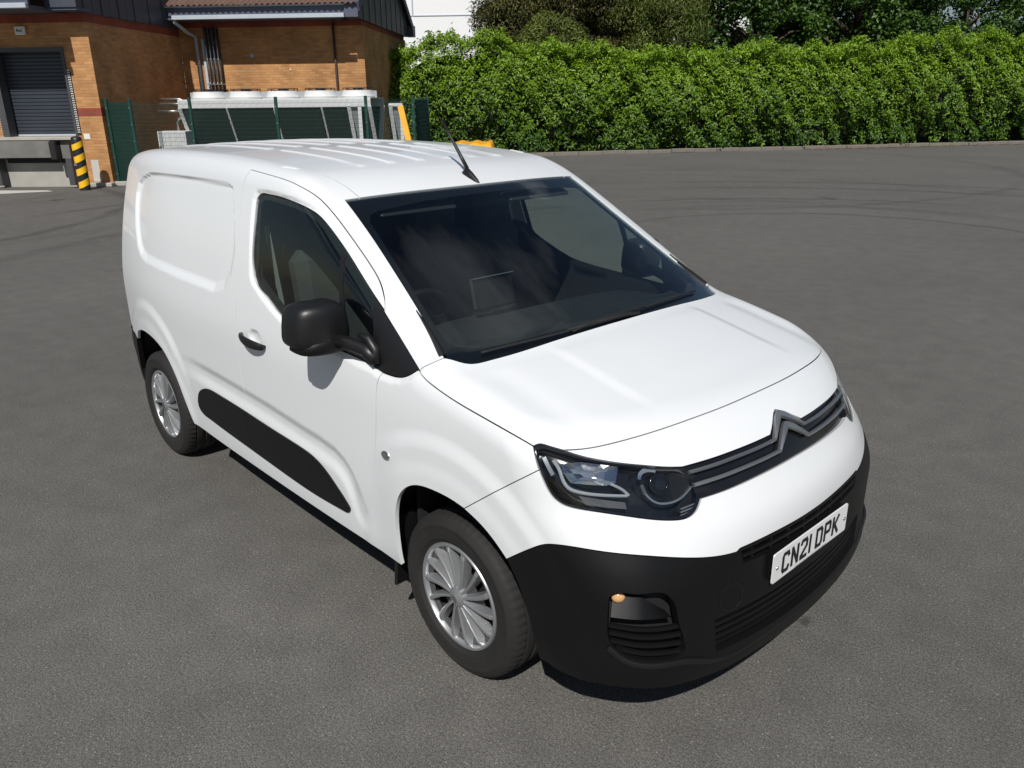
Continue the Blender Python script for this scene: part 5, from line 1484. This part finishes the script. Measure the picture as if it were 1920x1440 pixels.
# ---- wheels
def make_wheel():
    root = empty('wheel', parent=van)
    # tyre: sidewall profile turned round y, tread cut by sipes at the shoulders
    RT, n = .326, 180
    prof = [(.205, .080), (.215, .094), (.228, .1015), (.231, .1045), (.236, .1045), (.239, .1055), (.262, .109), (.280, .1078), (.282, .1092), (.285, .109), (.290, .106), (.306, .098), (.316, .089), (.3225, .076), (.3245, .052), (.3175, .050), (.3175, .043), (.3255, .041), (.3262, .014), (.3185, .012), (.3185, -.012)]
    prof = [(r_, -h_) for r_, h_ in prof] + [(r_, h_) for r_, h_ in prof[::-1][1:]]
    m = len(prof); V = []; Fq = []
    for i in range(n):
        a_ = 2 * math.pi * i / n
        cut = (i % 3 == 0)
        for k, (r_, h_) in enumerate(prof):
            rr_ = r_
            if cut and r_ > .3205 and abs(h_) > .045: rr_ -= .0045
            if cut and .315 < r_ < .318 and abs(h_) > .08: rr_ -= .003
            V.append((rr_ * math.cos(a_), h_, rr_ * math.sin(a_)))
    for i in range(n):
        j = (i + 1) % n
        for k in range(m - 1):
            Fq.append((i * m + k, i * m + k + 1, j * m + k + 1, j * m + k))
    t = mk('tyre', V, Fq, 'rubber', root, smooth=True); t.data.set_sharp_from_angle(angle=R(40))
    b = MB(); b.lathe([(.208, -.088), (.204, -.060), (.196, -.02), (.19, .07)], 48, 'y'); b.lathe([(.0, -.030), (.19, -.030)], 40, 'y'); rim = b.build('rim', 'dull_black', root, smooth=True)
    # trim: outer ring, dished web with openings, raised swirling spokes, cap
    b = MB(); b.lathe([(.2125, -.086), (.2125, -.093), (.208, -.098), (.200, -.0975), (.195, -.090), (.193, -.078)], 72, 'y'); hub = b.build('wheel_trim', 'wheel_silver', root, sharp=50)
    def web_y(r_): return np.interp(r_, [.03, .06, .12, .17, .195], [-.078, -.074, -.066, -.068, -.082])
    NS = 14
    V = []; Fq = []
    ra = [.045, .075, .100, .125, .150, .175, .194]
    for s_ in range(NS):
        c0 = 2 * math.pi * s_ / NS
        i0 = len(V)
        for r_ in ra:
            sw = .16 * (r_ / .194) ** 1.5
            half = math.pi / NS
            # alternate gaps are open (dark) in their middle
            for q in (-1.0, -.62, .62, 1.0):
                a_ = c0 + sw + half * q
                V.append((r_ * math.cos(a_), web_y(r_), r_ * math.sin(a_)))
        for k in range(len(ra) - 1):
            for q in range(3):
                if q == 1 and s_ % 2 == 0 and 2 <= k <= 4: continue
                if q == 1 and s_ % 2 == 1 and 3 <= k <= 4: continue
                i1 = i0 + k * 4 + q; Fq.append((i1, i1 + 1, i1 + 5, i1 + 4))
    mk('trim_web', V, Fq, 'wheel_shade', hub)
    V = []; Fq = []
    rs = [.038, .06, .09, .12, .15, .18, .199]
    for s_ in range(NS):
        c0 = 2 * math.pi * (s_ + .5) / NS
        i0 = len(V)
        for r_ in rs:
            sw = .16 * (r_ / .194) ** 1.5
            w = np.interp(r_, [.038, .09, .199], [.0056, .0068, .0115]) * (1.0 if s_ % 2 else .78)
            yy = np.interp(r_, [.038, .09, .15, .185, .199], [-.100, -.098, -.099, -.099, -.094])
            for off_, y_ in ((-w - .005, web_y(r_) + .004), (-w, yy + .003), (-w * .55, yy), (w * .55, yy), (w, yy + .003), (w + .005, web_y(r_) + .004)):
                a_ = c0 + sw + off_ / r_
                V.append((r_ * math.cos(a_), y_, r_ * math.sin(a_)))
        for k in range(len(rs) - 1):
            for q in range(5):
                i1 = i0 + k * 6 + q; Fq.append((i1, i1 + 1, i1 + 7, i1 + 6))
        Fq.append(tuple(i0 + (len(rs) - 1) * 6 + q for q in range(6)))
    mk('trim_spokes', V, Fq, 'wheel_silver', hub)
    b = MB(); b.lathe([(.0, -.109), (.020, -.108), (.032, -.104), (.042, -.098), (.046, -.080)], 32, 'y'); b.build('centre_cap', 'wheel_silver', hub, sharp=40)
    b = MB()
    for dz in (.004, -.011):
        for sg in (-1, 1):
            b.beam((0, -.1115, dz + .011), (sg * .018, -.1105, dz - .006), .007, .004, up=(0, 1, 0))
    b.build('cap_emblem', 'chrome', hub)
    return root
def copy_tree(o, parent):
    c = o.copy(); COL.objects.link(c); c.parent = parent
    for ch in list(o.children): copy_tree(ch, c)
    return c
w0 = make_wheel()
spots = [((0, -.7655, .320), (0, .35, 0)), ((-2.785, -.7705, .321), (0, -.25, 0)), ((0, .7655, .320), (0, .8, math.pi)), ((-2.785, .7705, .321), (0, 1.7, math.pi))]
for i, (loc, rot) in enumerate(spots):
    o = w0 if i == 0 else copy_tree(w0, van)
    o.location = loc; o.rotation_euler = rot

# ---- door mirrors
def superblob(c, h, e, n=28, m=16, back=None):
    """rounded box: half sizes h, squareness e"""
    V = []; Fq = []
    sp = lambda v, k: math.copysign(abs(v) ** k, v)
    for j in range(m + 1):
        ph = -math.pi / 2 + math.pi * j / m
        for i in range(n):
            th = 2 * math.pi * i / n
            x = h[0] * sp(math.cos(ph), e) * sp(math.cos(th), e); y = h[1] * sp(math.cos(ph), e) * sp(math.sin(th), e); z = h[2] * sp(math.sin(ph), e)
            if back is not None and x < back: x = back + (x - back) * .05
            x -= .25 * abs(y) * (1 if y < 0 else .3)          # swept back towards the tip
            y *= 1 - .10 * (z / h[2])
            V.append((c[0] + x, c[1] + y, c[2] + z))
    for j in range(m):
        for i in range(n): Fq.append((j * n + i, j * n + (i + 1) % n, (j + 1) * n + (i + 1) % n, (j + 1) * n + i))
    return V, Fq
for s_ in (1, -1):
    root = empty('door_mirror', parent=van)
    V, Fq = superblob((-.640, -.978, 1.264), (.085, .112, .088), .50, back=-.045)
    A = np.array([1, s_, 1.0])
    flip = (lambda q: q) if s_ > 0 else (lambda q: q[::-1])
    mk('housing', np.array(V) * A, [flip(q) for q in Fq], 'satin_plastic', root, smooth=True)
    V, Fq = superblob((-.628, -.968, 1.190), (.080, .106, .034), .55, n=24, m=10, back=-.05)
    mk('lower_cover', np.array(V) * A, [flip(q) for q in Fq], 'black_plastic', root, smooth=True)
    b = MB(); b.tube([tuple(np.array(q) * A) for q in ((-.58, -.94, 1.204), (-.50, -.92, 1.203), (-.43, -.902, 1.190), (-.375, -.895, 1.165))], [.030, .026, .026, .030], 14); b.build('arm', 'satin_plastic', root, smooth=True)
    b = MB(); b.tube([tuple(np.array(q) * A) for q in ((-.455, -.915, 1.248), (-.415, -.898, 1.236), (-.385, -.893, 1.20), (-.372, -.897, 1.150))], [.010, .017, .021, .018], 12); b.build('mount', 'satin_plastic', root, smooth=True)
    V = []
    for i in range(24):
        a_ = 2 * math.pi * i / 24
        cc, sn = math.cos(a_), math.sin(a_)
        V.append((-.702 - .12 * .0, (-.985 + .080 * math.copysign(abs(cc) ** .5, cc)) * s_, 1.264 + .072 * math.copysign(abs(sn) ** .5, sn)))
    mk('glass', V, [tuple(range(24))[::s_]], 'mirror_glass', root)

# ---- aerial
p0 = onto([(-.872, .0, 1.735)], (0, 0, -1))[0]
ant = empty('aerial', tuple(p0), parent=van)
V = []; Fq = []
st_ = [(-.052, .018, .000, .002), (-.050, .018, .004, .02), (-.03, .020, .0, .040), (.0, .018, .0, .030), (.035, .012, .0, .014), (.052, .004, .0, .003)]
k = 12
for x, w, zz, h_ in st_:
    for j in range(k):
        a_ = math.pi * j / (k - 1)
        V.append((x, w * math.cos(a_), -.004 + h_ * math.sin(a_) + (x * -.30)))
for i in range(len(st_) - 1):
    for j in range(k - 1): Fq.append((i * k + j, i * k + j + 1, (i + 1) * k + j + 1, (i + 1) * k + j))
Fq.append(tuple(range(k))[::-1])
mk('aerial_base', V, Fq, 'satin_plastic', ant, smooth=True)
b = MB(); b.tube([(-.030, 0, .040), (-.075, 0, .095), (-.145, 0, .180), (-.205, 0, .252)], [.0095, .008, .0065, .0055], 8); b.build('aerial_mast', 'satin_plastic', ant, smooth=True)

# ---- headlamps
o_hl = join(E['hl_out'], E['hl_low'], E['hl_in'], E['hl_top'], E['hl_top2'])
D_HL = (-.55, .78, -.3)
HN = np.array(D_HL) / np.linalg.norm(D_HL)
def sink(pts, d):
    P = cast(np.array(pts, float) - HN * .5, HN); return P - grad(P) * np.asarray(d)[..., None]
for s_ in (1, -1):
    A = np.array([1, s_, 1.0])
    fl = (lambda p: p) if s_ > 0 else mirrored
    flip = (lambda F_: F_) if s_ > 0 else (lambda F_: [q[::-1] for q in F_])
    lens = put('headlamp', fl(panel(o_hl, D_HL, .012, gap=.003, flange=.006, offset=-.001, centre=False)), 'lamp_glass', label='clear headlamp lens over black and chrome lamp units')
    rimh = np.vstack([o_hl])
    cen = o_hl.mean(0)
    inner = sink(cen + (o_hl - cen) * np.array([.955, .955, .90]), 0)
    put('lamp_bezel', fl(panel(o_hl, D_HL, .015, gap=.002, flange=0, offset=-.006, holes=(inner,), centre=False)), 'gloss_black', lens)
    put('lamp_housing', fl(panel(o_hl, D_HL, .018, gap=.001, flange=0, offset=-.062, centre=False)), 'gloss_black', lens)
    put('lamp_wall', fl(panel(o_hl, D_HL, .05, gap=.003, flange=.062, offset=-.004, holes=(sink(cen + (o_hl - cen) * .985, 0),), centre=False)), 'gloss_black', lens)
    # chrome reflector bowl: faceted
    rc = np.array([(.479, -.820, 1.014), (.519, -.773, 1.020), (.56, -.728, 1.012), (.599, -.686, 1.003), (.616, -.716, .960), (.601, -.743, .954), (.56, -.785, .957), (.522, -.823, .961), (.494, -.828, .990)])
    rim_ = sink(rc, .016); ctr = rc.mean(0)
    mid_ = sink(ctr + (rc - ctr) * .62, .040); inn_ = sink(ctr + (rc - ctr) * .25, .052)
    V = np.vstack([rim_, mid_, inn_]) * A; n = len(rc)
    Fq = [(j * n + i, j * n + (i + 1) % n, (j + 1) * n + (i + 1) % n, (j + 1) * n + i) for j in range(2) for i in range(n)] + [tuple(range(2 * n, 3 * n))]
    mk('reflector', V, flip(Fq), 'chrome', lens)
    # daytime light guide: bright channel round the outside and below
    dp = dense([(.458, -.832, 1.022), (.482, -.831, .998), (.501, -.833, .966), (.520, -.828, .945), (.543, -.813, .936), (.595, -.766, .928), (.648, -.700, .921)], .01)
    dp = sink(dp, .014)
    ribbon(dp * A, np.linspace(.0115, .009, len(dp)), .005, 'light_guide', 'light_guide', lens, nrm=grad(dp) * A, ridge=.003)
    dp = sink(dense([(.606, -.731, .958), (.640, -.702, .934), (.652, -.696, .922)], .01), .014)
    ribbon(dp * A, .009, .004, 'light_guide', 'light_guide', lens, nrm=grad(dp) * A, ridge=.003)
    dp = sink(dense([(.429, -.845, 1.028), (.452, -.848, 1.0), (.470, -.848, .978)], .01), .02)
    ribbon(dp * A, .014, .003, 'satin_chrome', 'light_guide', lens, nrm=grad(dp) * A)
    # projector with its frame
    fr_p = np.array([(.647, -.635, .980), (.650, -.615, .990), (.680, -.565, .979), (.708, -.518, .967), (.722, -.503, .955), (.744, -.498, .918), (.738, -.55, .891), (.728, -.582, .886), (.698, -.632, .897), (.679, -.647, .919), (.664, -.649, .947)])
    low_ = sink(dense(fr_p[[9, 8, 7, 6, 5]], .01), .016)
    ribbon(low_ * A, .007, .005, 'satin_chrome', 'projector_frame', lens, nrm=grad(low_) * A)
    up_ = sink(dense(fr_p[[1, 2, 3, 4]], .01), .016)
    ribbon(up_ * A, .009, .005, 'dark_steel', 'projector_frame', lens, nrm=grad(up_) * A)
    cn_ = sink(dense(np.array([(.652, -.648, .962), (.648, -.640, .976), (.652, -.622, .985), (.668, -.590, .982)]), .008), .015)
    ribbon(cn_ * A, np.linspace(.012, .020, len(cn_)), .004, 'chrome', 'projector_frame', lens, nrm=grad(cn_) * A)
    sd_ = sink(dense(fr_p[[9, 10]], .01), .018)
    ribbon(sd_ * A, .012, .004, 'dark_steel', 'projector_frame', lens, nrm=grad(sd_) * A)
    c0 = sink([(.695, -.585, .941)], .045)[0] * A; nn_ = (grad(cast(np.array([(.695, -.585, .941)]) - HN * .5, HN))[0]) * A
    q = Vector(nn_).to_track_quat('Z', 'Y').to_matrix()
    b = MB(); b.lathe([(.027, .010), (.025, .020), (.018, .029), (.009, .033), (.0, .034)], 24); b.v = [tuple(q @ Vector(v_) + Vector(c0)) for v_ in b.v]; b.build('projector_lens', 'lamp_glass', lens, smooth=True)
    b = MB(); b.lathe([(.033, .0), (.033, .014), (.027, .011)], 24); b.lathe([(.027, .006), (.0, .004)], 24); b.v = [tuple(q @ Vector(v_) + Vector(c0)) for v_ in b.v]; b.build('projector_bowl', 'gloss_black', lens, smooth=True)
    # indicator strip along the bottom and ribbed inner end
    ip = sink(np.array([(.548, -.815, .922), (.60, -.765, .913), (.652, -.708, .902), (.660, -.708, .884), (.62, -.755, .890), (.572, -.806, .897)]), .024)
    mk('indicator_reflector', ip * A, flip([(0, 1, 4, 5), (1, 2, 3, 4)]), 'dark_steel', lens)
    for z in (.852, .862, .872):
        dp = sink(dense([(.754, -.566, z - .005), (.768, -.514, z)], .01), .012); ribbon(dp * A, .005, .003, 'satin_chrome', 'lamp_rib', lens, nrm=grad(dp) * A)
    bp2 = sink(np.array([(.570, -.731, 1.006), (.602, -.685, 1.001), (.614, -.716, .962), (.583, -.752, .974)]), .012)
    mk('lamp_divider', bp2 * A, flip([(0, 1, 2, 3)]), 'lamp_glass', lens)

# ---- number plate
px, pz = .9125, .5876
pl = empty('number_plate', (px, 0, pz), parent=van)
b = MB()
n = 6; cor = []
for cx_, cz_, a0 in ((.252, .0475, 0), (-.252, .0475, 90), (-.252, -.0475, 180), (.252, -.0475, 270)):
    for i in range(n + 1):
        a_ = math.radians(a0 + 90 * i / n); cor.append((cx_ + .008 * math.cos(a_), cz_ + .008 * math.sin(a_)))
b.prism(cor, -.003, .002, 'x'); b.build('plate', 'plate_white', pl)
GL = {'C': [(1, .82), (.86, 1), (.14, 1), (0, .86), (0, .14), (.14, 0), (.86, 0), (1, .18)], 'N': [[(0, 0), (0, 1)], [(0, 1), (1, 0)], [(1, 0), (1, 1)]],
      '2': [(0, .84), (.14, 1), (.86, 1), (1, .86), (1, .60), (0, .12), (0, 0), (1, 0)], '1': [(.5, 0), (.5, 1)],
      'D': [(0, 0), (0, 1), (.80, 1), (1, .84), (1, .16), (.80, 0), (0, 0)], 'P': [(0, 0), (0, 1), (.86, 1), (1, .88), (1, .56), (.86, .45), (0, .45)],
      'K': [[(0, 0), (0, 1)], [(1, 1), (.08, .42)], [(.30, .55), (1, 0)]]}
def glyph(ch, y0, w, h, m, t=.0135):
    st = GL[ch]
    if isinstance(st[0], tuple): st = [st]
    k = 0
    for line in st:
        for a_, b2 in zip(line[:-1], line[1:]):
            A_ = np.array([y0 + t / 2 + a_[0] * (w - t), -h / 2 + t / 2 + a_[1] * (h - t)]); B_ = np.array([y0 + t / 2 + b2[0] * (w - t), -h / 2 + t / 2 + b2[1] * (h - t)])
            d_ = (B_ - A_) / np.linalg.norm(B_ - A_); A_ = A_ - d_ * t * .36; B_ = B_ + d_ * t * .36
            m.beam((.0028 + k * .00008, A_[0], A_[1]), (.0028 + k * .00008, B_[0], B_[1]), t, .0012, up=(1, 0, 0)); k += 1
b = MB()
y = -.2055
for ch in 'CN21 DPK':
    if ch == ' ': y += .033 - .011; continue
    w = .014 if ch == '1' else .050
    glyph(ch, y, w, .079, b); y += w + .011
b.build('lettering', 'plate_black', pl)
b = MB()
for i in range(34):
    b.box((.0027, -.11 + i * .0066, -.0515), (.001, .004 if i % 4 else .0015, .0028))
b.build('small_print', 'trim_grey', pl)
for y in (-.238, .238):
    bb = MB(); bb.lathe([(.0065, .0), (.006, .004), (.003, .0055), (.0, .006)], 14, 'x', (.002, y, 0)); bb.build('plate_bolt', 'chrome', pl, smooth=True)
b = MB(); b.box((-.012, 0, 0), (.022, .50, .10)); b.build('plate_backing', 'black_plastic', pl)

# ---- cabin
b = MB()
xs_ = np.linspace(-.78, .02, 16); ys_ = np.linspace(-.80, .80, 24); V = []; Fq = []
def dash_z(x, y):
    z = np.interp(x, [-.78, -.74, -.62, -.40, .02], [.98, 1.095, 1.135, 1.150, 1.185])
    return z + .03 * math.exp(-((y + .37) / .17) ** 2) * float(ss(-.80, -.6, np.array(x))) - .03 * abs(y / .8) ** 3
for x in xs_:
    for y in ys_: V.append((x, y, dash_z(x, y)))
ny_ = len(ys_)
for i in range(len(xs_) - 1):
    for j in range(ny_ - 1): a = i * ny_ + j; Fq.append((a, a + ny_, a + ny_ + 1, a + 1))
nb_ = len(V)
for y in ys_: V.append((-.72, y, .62))
for j in range(ny_ - 1): Fq.append((nb_ + j, j, j + 1, nb_ + j + 1))
dash = mk('dashboard', V, Fq, 'dash_plastic', van, smooth=True)
b = MB(); b.box((-.70, -.04, 1.225), (.025, .25, .145), Matrix.Rotation(-.22, 3, 'Y'), bev=.008); scr = b.build('touch_screen', 'screen_black', dash)
b = MB(); b.box((-.70, -.04, 1.2985), (.027, .244, .003), Matrix.Rotation(-.22, 3, 'Y')); b.build('screen_edge', 'satin_chrome', scr)
b = MB(); b.box((-.80, -.04, .80), (.22, .30, .55), bev=.04); b.build('centre_console', 'dash_plastic', dash)
b = MB(); b.tube([(-.82, -.25, .99), (-.90, -.22, 1.02)], [.02, .03], 10); b.build('gear_lever', 'satin_plastic', dash, smooth=True)
# steering wheel
sw = empty('steering_wheel', (-.88, -.37, 1.10), parent=van)
q = Matrix.Rotation(R(-62), 3, 'Y')
V = []; Fq = []
n, k = 40, 8
for i in range(n):
    a_ = 2 * math.pi * i / n
    for j in range(k):
        c_ = 2 * math.pi * j / k; rr_ = .182 + .015 * math.cos(c_)
        V.append(tuple(q @ Vector((rr_ * math.cos(a_), rr_ * math.sin(a_), .015 * math.sin(c_)))))
for i in range(n):
    for j in range(k): Fq.append((i * k + j, ((i + 1) % n) * k + j, ((i + 1) % n) * k + (j + 1) % k, i * k + (j + 1) % k))
mk('rim', V, Fq, 'satin_plastic', sw, smooth=True)
b = MB(); b.box((0, 0, 0), (.13, .15, .04), bev=.02); b.box((.0, .115, 0), (.05, .10, .02)); b.box((.0, -.115, 0), (.05, .10, .02)); b.box((-.12, 0, 0), (.10, .05, .02)); b.v = [tuple(q @ Vector(v_)) for v_ in b.v]; b.build('hub', 'satin_plastic', sw)
b = MB(); b.tube([tuple(q @ Vector((0, 0, -.02))), tuple(q @ Vector((0, 0, -.25)))], .04, 12); b.build('column', 'dash_plastic', sw)
# seats
def rbox(b, c, d, rot=None, bev=.05): b.box(c, d, rot, bev)
for yc, wd in ((-.40, .50), (.20, .46), (.60, .36)):
    st = empty('seat', (-1.18, yc, .35), parent=van)
    b = MB(); rbox(b, (0.05, 0, .34), (.52, wd, .18)); b.build('cushion', 'seat_cloth', st)
    b = MB(); rbox(b, (-.20, 0, .72), (.15, wd, .66), Matrix.Rotation(-.16, 3, 'Y'), .05); b.build('backrest', 'seat_cloth', st)
    b = MB(); rbox(b, (-.245, 0, 1.14), (.10, .26, .19), Matrix.Rotation(-.1, 3, 'Y'), .04); hr = b.build('headrest', 'seat_cloth', st)
    b = MB()
    for sg in (-1, 1): b.tube([(-.235, sg * .06, 1.08), (-.225, sg * .06, .98)], .007, 6)
    b.build('headrest_post', 'satin_chrome', hr)
    b = MB(); b.box((0.02, 0, .12), (.45, wd * .9, .26)); b.build('seat_base', 'dull_black', st)
b = MB(); b.prism([(-.80, .32), (.80, .32), (.80, 1.05), (.76, 1.35), (.67, 1.66), (-.67, 1.66), (-.76, 1.35), (-.80, 1.05)], -1.59, -1.57, 'x'); b.build('bulkhead', 'dash_plastic', van)
b = MB(); b.box((-.8, 0, .41), (1.6, 1.6, .02)); b.build('cabin_floor', 'dull_black', van)
b = MB(); b.box((-.30, 0, .75), (.02, 1.6, .80)); b.build('firewall', 'dull_black', van)
# seat belts on the door pillars
for s_ in (1, -1):
    b = MB(); b.beam((-1.46, s_ * .735, 1.52), (-1.40, s_ * .70, .85), .046, .004, up=(0, 1, 0)); b.build('seat_belt', 'trim_grey', van)
# sun visors
for yc in (-.36, .36):
    b = MB(); b.box((-.86, yc, 1.635), (.16, .40, .018), Matrix.Rotation(.35, 3, 'Y'), bev=.008); b.build('sun_visor', 'dash_plastic', van)
